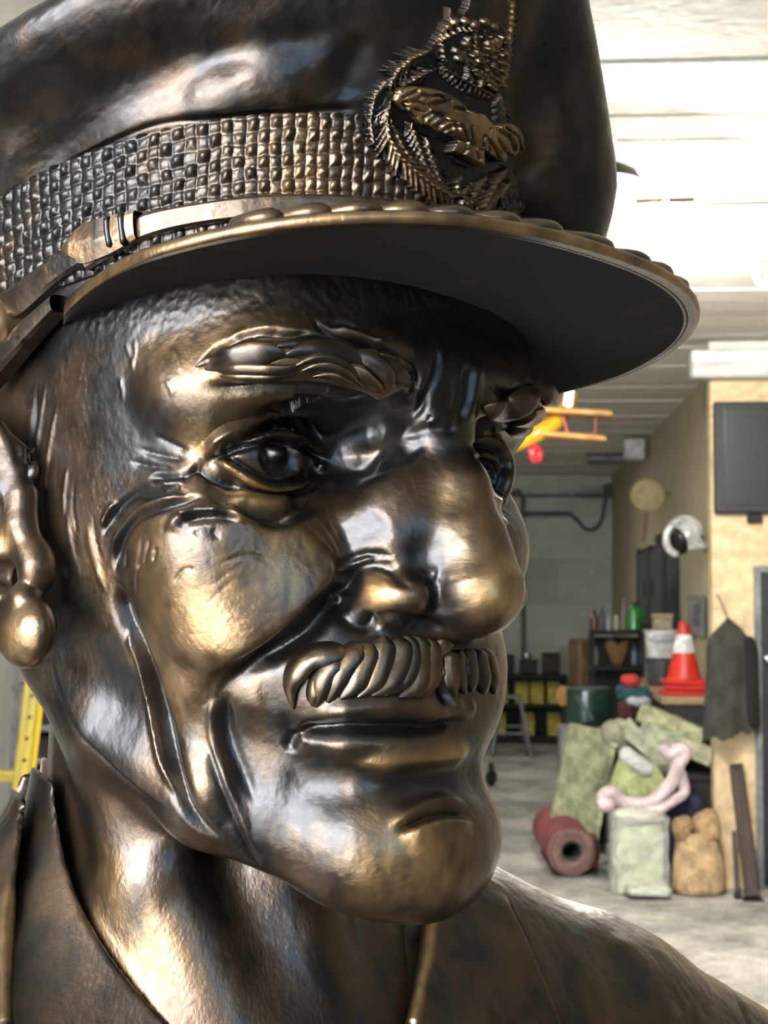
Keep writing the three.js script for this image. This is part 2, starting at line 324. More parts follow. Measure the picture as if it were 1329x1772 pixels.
// the face, its creases and folds: one continuous head and neck
const Z = { px: [0, 0, 1], eye: [310, 680, 4.43], brow: [320, 540, 3.164], far: [700, 560, 4.43], mouth: [480, 1060, 3.3225], nose: [560, 860, 3.69], ear: [0, 780, 4.43], crow: [160, 700, 5.11], low: [350, 900, 2.215] };
function sculptFace(C) {
  const S = (z, ...a) => C.stroke(Z[z], ...a);
  // large forms first
  C.blob(350, 1110, 85, 30); C.blob(320, 950, 60, -5); C.blob(185, 1225, 75, -10); C.blob(480, 550, 95, 14);
  S('px', 'fold', 85, 40, '622 968, 596 986, 560 1020, 520 1062, 480 1093, 435 1120, 400 1145, 375 1172, 362 1200', { e: 19, g: 0.6, t0: 0.15, t1: 0.4 });
  S('px', 'ridge', 9, 6, '590 985, 560 1032, 530 1072, 480 1110, 430 1138, 392 1165, 374 1205', { t0: .2 });
  S('px', 'ridge', 11, 8, '374 1200, 372 1250, 377 1306, 390 1350, 404 1388, 440 1478', { t0: .1 });
  S('px', 'groove', 13, 8, '397 1190, 393 1240, 400 1284, 422 1342, 445 1397');
  S('px', 'groove', 8, 7, '366 1270, 371 1310, 385 1360, 410 1420, 430 1470, 455 1505');
  S('px', 'groove', 16, 24, '203 1000, 210 1045, 222 1080, 240 1120, 255 1160, 272 1205, 287 1255, 299 1310, 312 1360, 330 1400, 355 1430, 400 1460', { t0: .1 });
  S('px', 'ridge', 9, 14, '212 1075, 226 1110, 240 1145, 257 1205, 270 1265, 280 1310, 296 1350, 312 1400', { t0: .15, t1: .2 });
  S('px', 'ridge', 45, 14, '290 1130, 330 1220, 345 1300, 360 1370, 395 1430');
  S('px', 'fold', 50, 5, '89 1135, 104 1189, 134 1264, 179 1308, 228 1353, 300 1405', { e: 5, side: -1 });
  S('px', 'groove', 40, 10, '640 1350, 720 1362, 800 1350, 838 1340');
  // lids and eye
  C.blob(487, 790, 40, -13, { flat: 1 }); C.blob(483, 785, 15, 17); S('eye', 'ridge', 5, 6, '880 420, 920 480, 915 560, 880 640'); S('eye', 'ridge', 5, 5, '660 420, 665 490, 710 560');
  S('eye', 'fold', 70, 18, '130 560, 270 450, 450 350, 600 265, 720 205, 850 180, 960 200, 1080 300, 1200 420', { e: 8, side: -1, g: .9 });
  S('eye', 'fold', 16, 16, '230 500, 400 420, 600 370, 760 345, 900 370, 1000 420, 1100 475, 1150 515', { e: 5, side: -1, g: .5, t0: .1, t1: .1 });
  S('eye', 'fold', 16, 14, '300 480, 420 550, 560 635, 680 690, 800 700, 930 690, 1030 660', { e: 5, gold: .55, t0: .1, t1: .15 });
  S('eye', 'groove', 8, 12, '60 640, 140 590, 230 640, 380 705, 560 750, 750 770, 960 745, 1060 690', { t0: .1, t1: .1 });
  S('eye', 'ridge', 26, 14, '330 790, 520 825, 720 855, 920 840', { gold: .8 });
  S('eye', 'groove', 12, 16, '400 855, 560 925, 750 935, 900 870, 1010 790', { t0: .15 });
  S('eye', 'ridge', 9, 8, '760 980, 900 925, 1010 850');
  S('eye', 'groove', 9, 8, '560 985, 720 1010, 880 985, 1000 900, 1060 830');
  S('eye', 'ridge', 9, 10, '0 950, 130 908, 300 903, 480 945, 640 1000', { t0: .05 });
  S('eye', 'groove', 9, 8, '0 985, 150 935, 320 935, 480 985');
  C.blob(555, 808, 9, 10); C.blob(575, 838, 14, 5); C.blob(372, 748, 42, 10); C.blob(545, 740, 30, -12);
  S('px', 'ridge', 20, 9, '572 792, 610 790, 650 783, 700 757, 737 728, 752 695', { t0: .2 });
  S('px', 'groove', 18, 8, '590 815, 650 812, 700 790, 745 762', {});
  // crow's feet and cheek creases
  S('crow', 'cut', 8, 3.4, '380 380, 560 440, 720 475, 860 485'); S('crow', 'cut', 8, 3.8, '300 490, 450 535, 620 560, 760 580'); S('crow', 'cut', 8, 3.4, '540 270, 680 335, 800 390, 880 410');
  S('crow', 'groove', 8, 9.1, '480 655, 640 645, 780 645, 880 590, 950 520'); S('crow', 'ridge', 9, 7, '600 720, 720 690, 830 660'); S('crow', 'groove', 6, 4.2, '620 740, 740 715, 800 720');
  S('crow', 'groove', 10, 9.8, '880 798, 740 762, 640 775, 480 797, 380 800, 270 880, 180 980, 125 1080, 95 1200', { t1: .2 }); S('crow', 'ridge', 7, 8, '220 860, 140 960, 80 1100');
  S('crow', 'ridge', 8, 11, '880 808, 680 835, 520 890, 400 955, 310 1060, 240 1160, 195 1270, 178 1420', { t0: .2, t1: .2 });
  S('crow', 'groove', 9, 9.8, '1000 800, 900 835, 700 880, 560 925, 420 985, 335 1070, 265 1180, 225 1290, 205 1440, 215 1530', { t0: .15, t1: .2 });
  S('crow', 'ridge', 12, 10, '1200 940, 1050 935, 920 945, 800 990, 700 1060, 620 1110'); S('crow', 'groove', 7, 5.6, '1220 905, 1050 905, 900 935, 820 960'); S('crow', 'groove', 10, 5.6, '1150 970, 940 985, 800 1030, 700 1095');
  S('crow', 'cut', 9, 3.5, '870 1165, 960 1105, 1040 1110, 1140 1215'); S('crow', 'ridge', 8, 3, '900 1130, 1000 1085, 1090 1110');
  S('crow', 'cut', 7, 5.6, '440 1140, 415 1300, 402 1500'); S('crow', 'cut', 6, 4.2, '560 1250, 530 1400'); S('crow', 'cut', 6, 4.2, '500 1180, 480 1290, 450 1420'); S('crow', 'cut', 5, 2.8, '300 1300, 290 1450');
  S('px', 'cut', 6, 2.2, '300 1010, 320 985, 345 990'); S('px', 'cut', 5, 1.8, '240 960, 236 1010, 245 1040'); S('px', 'cut', 5, 1.8, '380 975, 430 960, 470 975');
  S('px', 'groove', 40, 15, '410 700, 500 704, 580 714, 650 730, 705 746', { t0: .4, t1: .25 }); S('px', 'groove', 26, 8, '560 770, 600 755, 660 750');
  // eyebrow bed and forehead
  S('brow', 'groove', 9, 16, '60 300, 180 230, 300 180, 450 150, 620 165, 800 182, 900 190, 1040 212, 1130 250, 1250 320, 1265 400, 1225 490', { t0: .1, t1: .15 });
  S('brow', 'ridge', 30, 20, '150 290, 350 240, 560 235, 760 250, 950 290, 1100 350, 1190 420', { t0: .15, t1: .15, gold: .35 });
  S('brow', 'fold', 50, 16, '50 400, 150 385, 300 375, 460 368, 640 368, 760 375, 900 405, 1000 425, 1100 465', { side: -1, e: 9, g: .8 });
  S('brow', 'cut', 9, 11, '700 45, 720 90, 760 120, 860 160, 950 175, 1060 225'); S('brow', 'ridge', 10, 9, '780 80, 900 110, 1050 180, 1120 220'); S('brow', 'cut', 8, 7, '770 75, 880 78, 960 110');
  S('brow', 'ridge', 26, 9, '1000 130, 1180 180, 1260 240');
  S('brow', 'cut', 6, 4, '260 160, 420 130, 560 135'); S('brow', 'cut', 6, 4, '420 140, 560 150, 690 125');
  for (const [x, y, x2, y2] of [[215, 590, 232, 650], [232, 585, 228, 640], [300, 600, 312, 650], [285, 655, 300, 690], [205, 650, 212, 700]]) S('px', 'ridge', 4, 1.3, `${x} ${y} ${(x + x2) / 2 + 3} ${(y + y2) / 2} ${x2} ${y2}`);
  S('px', 'ridge', 6, 3.2, '80 650, 76 690, 70 730, 62 790, 58 850'); S('px', 'ridge', 6, 3, '100 690, 88 760, 78 830, 76 880'); S('px', 'ridge', 5, 2.5, '118 800, 110 860, 112 900'); S('px', 'groove', 8, 7, '66 660, 60 720, 50 800, 46 860');
  S('px', 'cut', 5, 1.8, '130 830, 126 880, 136 930'); S('px', 'cut', 5, 1.4, '160 880, 165 930, 180 980'); S('px', 'ridge', 7, 2.5, '115 880, 122 940, 140 1010'); S('px', 'ridge', 8, 2.5, '150 900, 160 960, 185 1030');
  // frown and nose root
  S('far', 'groove', 9, 7.7, '215 120, 250 220, 255 290, 235 390, 200 480, 130 620, 60 730', { t0: .3 });
  S('far', 'ridge', 14, 7.7, '590 260, 555 400, 520 600, 450 780'); S('far', 'groove', 14, 7.7, '500 300, 480 560, 400 790'); S('far', 'groove', 10, 4.2, '400 380, 400 560, 360 700');
  S('far', 'groove', 12, 7.0, '0 890, 80 842, 200 795, 350 810, 420 860'); S('far', 'ridge', 12, 4.2, '150 720, 260 760, 370 800'); S('far', 'cut', 6, 5, '175 745, 215 700');
  S('far', 'ridge', 26, 18.2, '560 640, 700 640, 830 620, 950 570, 1040 510', { t0: .15, t1: .05 }); S('far', 'groove', 10, 9.8, '620 430, 700 500, 800 560, 930 500, 1000 450'); S('far', 'cut', 8, 9, '580 620, 640 680, 720 715');
  S('far', 'fold', 35, 12, '420 930, 600 905, 720 950, 790 1080, 770 1200, 730 1320', { side: -1, e: 8, g: .9 });
  S('far', 'fold', 12, 10, '480 1010, 600 1020, 700 1090, 740 1200', { side: -1, e: 5 }); C.blob(845, 818, 30, -10, { flat: 1 }); C.blob(846, 815, 10, 9);
  S('far', 'ridge', 8, 8.4, '690 1390, 740 1350, 770 1400'); S('far', 'ridge', 8, 7.0, '770 1520, 810 1540, 840 1610'); S('far', 'groove', 6, 5.6, '740 1440, 800 1480, 830 1520');
  // nose
  S('nose', 'groove', 11, 9, '105 640, 118 560, 160 490, 240 445, 340 437, 430 470, 520 555, 600 590', { t0: .1 });
  S('nose', 'groove', 13, 12, '110 600, 105 660, 120 730, 180 800, 270 825, 330 770', { t0: .15, t1: .1 }); S('nose', 'ridge', 6, 5, '85 540, 180 445, 260 402, 340 388'); S('nose', 'groove', 8, 7, '20 520, 130 415, 250 372, 400 372, 470 400');
  S('nose', 'groove', 15, 9, '320 772, 480 765, 600 795, 720 830, 850 872', { t0: .1 }); C.blob(640, 1068, 11, -7);
  S('nose', 'groove', 26, 4, '720 500, 750 640, 800 770'); C.blob(732, 957, 30, -8); S('nose', 'ridge', 10, 4, '600 490, 680 485, 740 500'); C.blob(790, 900, 45, 4); C.blob(868, 1035, 34, 7, { gold: 1 });
  S('nose', 'groove', 30, 5, '50 290, 200 250, 330 190, 420 120');
  // mouth, lips and chin
  S('mouth', 'groove', 13, 26, '90 730, 150 695, 300 682, 430 665, 560 668, 700 668, 830 668, 930 652, 1030 632, 1085 618', { t0: .12, t1: .2 });
  S('mouth', 'ridge', 20, 16, '200 585, 330 570, 480 548, 640 540, 780 545, 900 585, 1000 590, 1080 575', { t0: .2, t1: .25 });
  S('mouth', 'ridge', 20, 16, '400 850, 520 858, 640 852, 780 840, 920 828, 1040 808, 1120 802', { t0: .25, t1: .2, gold: .9 });
  S('mouth', 'ridge', 24, 10, '200 760, 400 770, 640 760, 850 745, 1040 712', { t0: .2, t1: .25 });
  S('mouth', 'groove', 11, 7, '110 690, 80 740, 50 800', {}); C.blob(500, 1265, 22, -7); C.blob(440, 1215, 30, 8); C.blob(480, 1330, 34, 5);
  S('mouth', 'groove', 13, 12, '960 180, 945 300, 950 440, 985 560'); S('mouth', 'ridge', 12, 8, '1000 480, 1060 560, 1150 540');
  S('low', 'fold', 40, 13, '740 1215, 800 1185, 870 1155, 950 1142, 1040 1155', { e: 7, g: 1 }); S('low', 'ridge', 15, 10, '700 1190, 760 1150, 840 1092, 930 1070, 1020 1080'); 
  S('low', 'cut', 6, 0.7, '20 260, 130 180, 180 160'); S('low', 'cut', 5, 0.6, '0 330, 60 270, 150 200');
}

// ---------------------------------------------------------------- the peaked cap: surfaces measured from a tilted band plane
const capB = (a, c) => 215 + 0.2 * (c - 600) + 0.1 * a;
const bandR = h => 1 + Math.max(0, h) * 0.00014;
function bandPoint(th, h, out = 0) {                   // th = 0 in front, positive towards the right ear
  const k = bandR(h), s = Math.sin(th), c = Math.cos(th), ra = 512 * k + out, rc = 655 * k + out;
  const a = ra * Math.sign(s) * Math.abs(s) ** 0.92, z = rc * Math.sign(c) * Math.abs(c) ** 0.92;
  return [a, capB(a, z) + h, z];
}
const crownSide = [[258, 0], [274, 14], [302, 34], [332, 50], [355, 74], [381, 110], [409, 134], [436, 138], [461, 120], [479, 82], [488, 16], [493, -420]];
const crownFront = [[258, 0], [290, 14], [350, 40], [440, 80], [540, 112], [640, 128], [760, 122], [860, 90], [930, 20], [960, -90], [975, -220], [985, -420]];
const crownFar = [[95, 4], [112, 50], [150, 100], [210, 138], [290, 156], [380, 150], [470, 128], [570, 90], [660, 30], [720, -50], [760, -170], [790, -420]];
function crownPoint(th, v) {                           // v = 0 at the band, 1 near the middle of the top
  const far = sstep(-0.12, -0.62, th), f = Math.max(0, Math.cos(Math.min(1.9, Math.abs(th)) * 0.8)) ** 6, n = crownSide.length - 1, t = v * n, i = Math.min(n - 1, Math.floor(t)), q = t - i;
  const P = j => { const k = clamp(j, 0, n); return [0, 1].map(e => lerp(lerp(crownSide[k][e], crownFront[k][e], f), crownFar[k][e], far)); };
  const p0 = P(i - 1), p1 = P(i), p2 = P(i + 1), p3 = P(i + 2), cr = j => 0.5 * (2 * p1[j] + (p2[j] - p0[j]) * q + (2 * p0[j] - 5 * p1[j] + 4 * p2[j] - p3[j]) * q * q + (3 * p1[j] - p0[j] - 3 * p2[j] + p3[j]) * q * q * q);
  const h = cr(0), o = cr(1), s = Math.sin(th), c = Math.cos(th), ra = Math.max(20, 530 + o), rc = Math.max(20, 678 + o);
  const a = ra * Math.sign(s) * Math.abs(s) ** 0.95, z = rc * Math.sign(c) * Math.abs(c) ** 0.95;
  return [a, capB(a, z) + h, z];
}
function visorEdge(t) {                                // t = 0 at the tip of the peak
  const s = Math.sin(t), c = Math.cos(t), a = 604 * Math.sign(s) * Math.abs(s) ** 0.82, z = 382 + 588 * Math.sign(c) * Math.abs(c) ** 0.82;
  return [a, 216 + 0.137 * (z - 600) - 0.3e-4 * a * a + 0.055 * a, z];
}
function gridMesh(nu, nv, fn, closed = false) {        // fn(u 0..1, v 0..1) -> [a, b, c]
  const pos = [], idx = [], mu = closed ? nu : nu + 1;
  for (let j = 0; j <= nv; j++) for (let i = 0; i < mu; i++) pos.push(...fn(i / nu, j / nv));
  for (let j = 0; j < nv; j++) for (let i = 0; i < nu; i++) { const a = j * mu + i, b = j * mu + (i + 1) % mu, c = a + mu, d = b + mu; idx.push(a, d, b, a, c, d); }
  return { pos: Float32Array.from(pos), idx: Uint32Array.from(idx) };
}

// Ribbons, locks and reliefs laid on a surface that was picked along lines of sight.
function mergeMeshes(list) {
  let n = 0, k = 0; for (const m of list) { n += m.pos.length; k += m.idx.length; }
  const pos = new Float32Array(n), idx = new Uint32Array(k); n = k = 0;
  for (const m of list) { pos.set(m.pos, n); for (let i = 0; i < m.idx.length; i++) idx[k + i] = m.idx[i] + n / 3; n += m.pos.length; k += m.idx.length; }
  return { pos, idx };
}
function lock(C, zone, s, w, hgt, o = {}) {            // a tapered lock of hair or a bead along a picked line
  const q = typeof s === 'string' ? C.line(zone, s) : s; if (q.length < 3) return null;
  const n = q.length, ring = o.ring || 12, pos = [], idx = [], sm = [];
  for (let i = 0; i < n; i++) { let x = 0, y = 0, z = 0, c = 0; for (let k = -2; k <= 2; k++) { const p = q[clamp(i + k, 0, n - 1)][3]; x += p[0]; y += p[1]; z += p[2]; } const l = Math.hypot(x, y, z); sm.push([x / l, y / l, z / l]); }
  for (let i = 0; i < n; i++) {
    const A = q[Math.max(0, i - 1)], B = q[Math.min(n - 1, i + 1)], N = sm[i], t = i / (n - 1), T = [B[0] - A[0], B[1] - A[1], B[2] - A[2]];
    const sx = T[1] * N[2] - T[2] * N[1], sy = T[2] * N[0] - T[0] * N[2], sz = T[0] * N[1] - T[1] * N[0], sl = Math.hypot(sx, sy, sz) || 1;
    const env = Math.pow(Math.max(0.02, sstep(-0.05, o.t0 ?? 0.3, t) * sstep(-0.05, o.t1 ?? 0.35, 1 - t)), 0.7), lift = (o.lift ?? 4) * (0.3 + 0.7 * env);
    for (let k = 0; k < ring; k++) {
      const a = k / ring * Math.PI * 2, ca = Math.cos(a), sa = Math.sin(a), r = w * env * ca, up = (sa > 0 ? hgt * Math.pow(sa, o.sharp || 1) : hgt * sa) * env + lift + (o.tilt || 0) * ca * env;
      pos.push(q[i][0] + sx / sl * r + N[0] * up, q[i][1] + sy / sl * r + N[1] * up, q[i][2] + sz / sl * r + N[2] * up);
    }
  }
  for (let i = 0; i < n - 1; i++) for (let k = 0; k < ring; k++) { const a = i * ring + k, b = i * ring + (k + 1) % ring, c = a + ring, d = b + ring; idx.push(a, d, b, a, c, d); }
  for (const [row, f] of [[0, 0], [n - 1, 1]]) { const c = pos.length / 3; let x = 0, y = 0, z = 0; for (let k = 0; k < ring; k++) { const j = 3 * (row * ring + k); x += pos[j] / ring; y += pos[j + 1] / ring; z += pos[j + 2] / ring; } pos.push(x, y, z); for (let k = 0; k < ring; k++) { const a = row * ring + k, b = row * ring + (k + 1) % ring; f ? idx.push(b, a, c) : idx.push(a, b, c); } }
  return { pos: Float32Array.from(pos), idx: Uint32Array.from(idx) };
}
function ribbon(C, zone, top, bottom, out, thick, nv = 8, bulge = 0) {   // a strap between two picked lines
  const even = s => { const q = C.line(zone, s), acc = [0]; for (let i = 1; i < q.length; i++) acc.push(acc[i - 1] + Math.hypot(q[i][0] - q[i - 1][0], q[i][1] - q[i - 1][1], q[i][2] - q[i - 1][2])); return t => { const d = t * acc[acc.length - 1]; let i = 0; while (i < q.length - 2 && acc[i + 1] < d) i++; const f = clamp((d - acc[i]) / (acc[i + 1] - acc[i] || 1), 0, 1); return [0, 1, 2].map(k => lerp(q[i][k], q[i + 1][k], f)).concat([[0, 1, 2].map(k => lerp(q[i][3][k], q[i + 1][3][k], f))]); }; };
  const T = even(top), B = even(bottom), nu = 90, rows = 2 * nv + 4;
  return gridMesh(nu, rows, (u, v) => {
    const j = Math.round(v * rows); let k, o;
    if (j === 0) { k = 0; o = -8; } else if (j <= nv + 1) { k = (j - 1) / nv; o = out + thick; } else { k = 1 - (j - nv - 2) / (nv + 2); o = -8; if (j === nv + 2) o = -8; }
    k = clamp(k, 0, 1); if (o > 0) { o += bulge * Math.sin(Math.PI * k) - (k === 0 || k === 1 ? thick * 0.35 : 0); }
    const a = T(u), b = B(u), n = a[3];
    return [0, 1, 2].map(i => lerp(a[i], b[i], k) + n[i] * o);
  });
}
function relief(C, x0, y0, x1, y1, step, height) {      // height(px, py) in units above the surface; nothing where it is below zero
  const nx = Math.round((x1 - x0) / step), ny = Math.round((y1 - y0) / step), pos = [], h = [], idx = [];
  for (let j = 0; j <= ny; j++) for (let i = 0; i <= nx; i++) {
    const x = x0 + i * step, y = y0 + j * step, k = height(x, y), p = C.pick(x, y) || [0, 0, 0, [0, 1, 0]], n = p[3]; h.push(k);
    pos.push(p[0] + n[0] * k, p[1] + n[1] * k, p[2] + n[2] * k);
  }
  for (let j = 0; j < ny; j++) for (let i = 0; i < nx; i++) { const a = j * (nx + 1) + i, b = a + 1, c = a + nx + 1, d = c + 1; if (Math.max(h[a], h[b], h[c], h[d]) > 0) idx.push(a, b, d, a, d, c); }
  return { pos: Float32Array.from(pos), idx: Uint32Array.from(idx), h };
}
const segDist = (x, y, A, B) => { const ux = B[0] - A[0], uy = B[1] - A[1], t = clamp(((x - A[0]) * ux + (y - A[1]) * uy) / (ux * ux + uy * uy || 1), 0, 1); return [Math.hypot(x - A[0] - ux * t, y - A[1] - uy * t), t]; };
const pairs = (zone, s) => { const v = s.trim().split(/[\s,]+/).map(Number), p = []; for (let i = 0; i < v.length; i += 2) p.push([zone[0] + v[i] / zone[2], zone[1] + v[i + 1] / zone[2]]); return p; };
const inside = (x, y, P) => { let c = false; for (let i = 0, j = P.length - 1; i < P.length; j = i++) if ((P[i][1] > y) !== (P[j][1] > y) && x < (P[j][0] - P[i][0]) * (y - P[i][1]) / (P[j][1] - P[i][1]) + P[i][0]) c = !c; return c; };
const polyDist = (x, y, P, open) => { let d = 1e9; for (let i = 0; i < P.length - (open ? 1 : 0); i++) d = Math.min(d, segDist(x, y, P[i], P[(i + 1) % P.length])[0]); return d; };

// ---------------------------------------------------------------- the bust as one thing with its parts
// (see the tools above for the frame)
const BASE = toWorld(0, 0, 0); BASE.y = 0;
const bust = new THREE.Group(); bust.name = 'bronze_bust'; bust.position.copy(BASE); scene.add(bust);
bust.userData = { label: 'dark bronze bust of a moustached officer in a peaked cap', category: 'statue' };

// brushed relief of the metal, in metres
function noiseTexture(size, fn, srgb) {
  const d = new Uint8Array(size * size * 4);
  for (let j = 0; j < size; j++) for (let i = 0; i < size; i++) { const c = fn(i / size, j / size), k = 4 * (j * size + i); d[k] = clamp(c[0], 0, 255); d[k + 1] = clamp(c[1], 0, 255); d[k + 2] = clamp(c[2], 0, 255); d[k + 3] = 255; }
  const t = new THREE.DataTexture(d, size, size); t.wrapS = t.wrapT = THREE.RepeatWrapping; t.magFilter = THREE.LinearFilter; t.minFilter = THREE.LinearMipmapLinearFilter; t.generateMipmaps = true;
  if (srgb) t.colorSpace = THREE.SRGBColorSpace; t.needsUpdate = true; return t;
}
const tile = (x, y, f, s = 0) => {                      // tileable noise, f cells per tile
  const a = x * f, b = y * f, h = (i, j) => { const v = Math.sin((((i % f) + f) % f) * 127.1 + (((j % f) + f) % f) * 311.7 + s * 74.7) * 43758.5453; return v - Math.floor(v); };
  const i = Math.floor(a), j = Math.floor(b), u = sstep(0, 1, a - i), v = sstep(0, 1, b - j);
  return lerp(lerp(h(i, j), h(i + 1, j), u), lerp(h(i, j + 1), h(i + 1, j + 1), u), v);
};
const grainTex = noiseTexture(512, (x, y) => { const v = 100 * tile(x, y, 48, 1) + 50 * tile(x, y, 128, 2) + 40 * tile(x, y, 20, 3); return [v, v, v]; });
const roughTex = noiseTexture(512, (x, y) => { const v = 165 + 50 * (tile(x, y, 8, 7) - 0.5) + 60 * (tile(x, y, 32, 8) - 0.5) + 30 * (tile(x, y, 96, 9) - 0.5); return [v, v, v]; });
const bronze = new THREE.MeshPhysicalMaterial({ color: 0xffffff, vertexColors: true, metalness: 0.9, roughness: 0.6, roughnessMap: roughTex, bumpMap: grainTex, bumpScale: 0.00024, clearcoat: 0.75, clearcoatRoughness: 0.28 });
bronze.name = 'patinated bronze';
const matte = new THREE.MeshPhysicalMaterial({ color: 0xffffff, vertexColors: true, metalness: 0, roughness: 0.95, specularIntensity: 0.25, bumpMap: grainTex, bumpScale: 0.00008 });
matte.name = 'dull patina';
// patina: worn metal shows golden brown, the rest keeps its near-black coat; the head has painted shade too
const COAT = [0.030, 0.026, 0.023], BROWN = [0.118, 0.070, 0.037], GOLD = [0.56, 0.335, 0.135];
function patina(m, wearShade, o = {}) {
  const n = m.pos.length / 3, col = new Float32Array(n * 3), uv = new Float32Array(n * 2);
  for (let i = 0; i < n; i++) {
    const x = m.pos[3 * i], y = m.pos[3 * i + 1], z = m.pos[3 * i + 2], w = wearShade(i, x, y, z);
    const mott = fbm(x / 90, y / 170, z / 90, 4), fine = fbm(x / 26, y / 62, z / 26, 4);
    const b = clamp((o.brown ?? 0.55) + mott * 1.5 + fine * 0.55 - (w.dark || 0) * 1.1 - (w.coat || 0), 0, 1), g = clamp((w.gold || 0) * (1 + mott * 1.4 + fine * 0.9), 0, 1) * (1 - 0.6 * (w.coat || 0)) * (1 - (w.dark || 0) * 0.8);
    for (let k = 0; k < 3; k++) col[3 * i + k] = lerp(lerp(COAT[k], BROWN[k], b), GOLD[k], g);
    if (o.flat) { uv[2 * i] = x * UNIT * 14; uv[2 * i + 1] = z * UNIT * 14; } else { uv[2 * i] = Math.atan2(x, z) * 560 * UNIT * 14; uv[2 * i + 1] = y * UNIT * 14; }
  }
  return bustGeometry(m, BASE, col, uv);
}
function bronzePart(name, m, wearShade, parent = bust, o) {
  let geo = patina(m, wearShade || (() => ({})), o); if (o && o.crease) geo = toCreasedNormals(geo, 0.6);
  const mesh = new THREE.Mesh(geo, o && o.dull ? matte : bronze); mesh.name = name; mesh.castShadow = mesh.receiveShadow = true; parent.add(mesh); return mesh;
}
function partGroup(name, parent = bust) { const g = new THREE.Group(); g.name = name; parent.add(g); return g; }

// head and neck
const QUALITY = 6.5;
const faceBox = (a, b, c) => c > 60 - a * 0.5 && b < 330 && b > -1230 && a > -480;
let headMesh = polygonise((x, y, z) => smax(skinField(x, y, z), -1340 - y, 6), [-700, -1380, -720], [700, 400, 860], QUALITY);
headMesh = refine(headMesh, faceBox); settle(headMesh, skinField);
const headClay = new Clay(headMesh); sculptFace(headClay);
{ // loose modelling marks of the clay original
  const P = headMesh.pos, D = headClay.d, N = headClay.nor;
  for (let i = 0; i < D.length; i++) { const x = P[3 * i], y = P[3 * i + 1], z = P[3 * i + 2]; D[i] += 1.8 * fbm(x / 75, y / 75, z / 75, 2) + 1.0 * fbm(x / 26, y / 40, z / 26, 3); if (y > 130) D[i] += 1.8 * sstep(130, 190, y) * fbm(x / 13, y / 13, z / 13, 2); }
}
headClay.press();
const goldSpots = [[335, 1050, 105, .4], [255, 960, 60, .4], [150, 980, 60, .25], [290, 1090, 50, .35], [868, 1030, 52, .95], [885, 985, 34, .6], [655, 1028, 42, .9], [720, 1050, 30, .4], [800, 880, 55, .25], [740, 1495, 95, .7], [640, 1520, 60, .45], [30, 1110, 44, .45], [8, 935, 20, .5], [230, 1640, 85, .4], [190, 1520, 45, .45], [450, 570, 120, .35], [560, 590, 70, .25], [350, 760, 30, .5], [440, 865, 40, .6], [300, 1180, 60, .3], [500, 950, 80, .3], [300, 620, 60, .25], [830, 960, 40, .3], [250, 1130, 40, .3], [330, 1350, 45, .35]].map(g => [headClay.pick(g[0], g[1]), g[2], g[3]]).filter(g => g[0]);
const coatShadeSpots = [[610, 1115, 75, .8], [500, 1180, 70, .7], [480, 1380, 95, .8], [580, 1360, 85, .8], [420, 1260, 60, .6], [700, 1370, 70, .8], [700, 1220, 60, .6], [745, 900, 55, .5], [560, 690, 110, .9], [680, 740, 70, .9], [620, 700, 80, 1], [730, 700, 60, .9], [785, 770, 50, .6], [600, 825, 55, .8], [470, 715, 70, .8], [190, 1240, 80, .6], [800, 620, 90, .8], [200, 700, 110, .45], [90, 1040, 60, .7], [120, 1180, 60, .5], [260, 780, 60, .6], [350, 1500, 60, .6], [150, 480, 120, .6], [420, 890, 40, .5]].map(g => [headClay.pick(g[0], g[1]), g[2], g[3]]).filter(g => g[0]);  // near-black coat patches, plus painted shade under the brow and at the temple
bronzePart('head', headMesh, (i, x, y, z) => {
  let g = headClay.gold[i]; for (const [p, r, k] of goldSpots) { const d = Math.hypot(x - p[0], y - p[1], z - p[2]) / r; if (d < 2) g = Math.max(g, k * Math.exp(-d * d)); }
  let coat = 0; for (const [p, r, k] of coatShadeSpots) { const d = Math.hypot(x - p[0], y - p[1], z - p[2]) / r; if (d < 2) coat = Math.max(coat, k * Math.exp(-d * d)); }
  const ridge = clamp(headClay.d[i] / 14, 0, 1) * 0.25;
  return { coat, gold: g + ridge * 0.5, dark: clamp(headClay.dark[i] + 1.0 * sstep(115, 190, y), 0, 1) };  // dark includes painted shade on the forehead under the peak
});
const headNow = new Clay(headMesh);                     // the finished surface, for what is laid on it

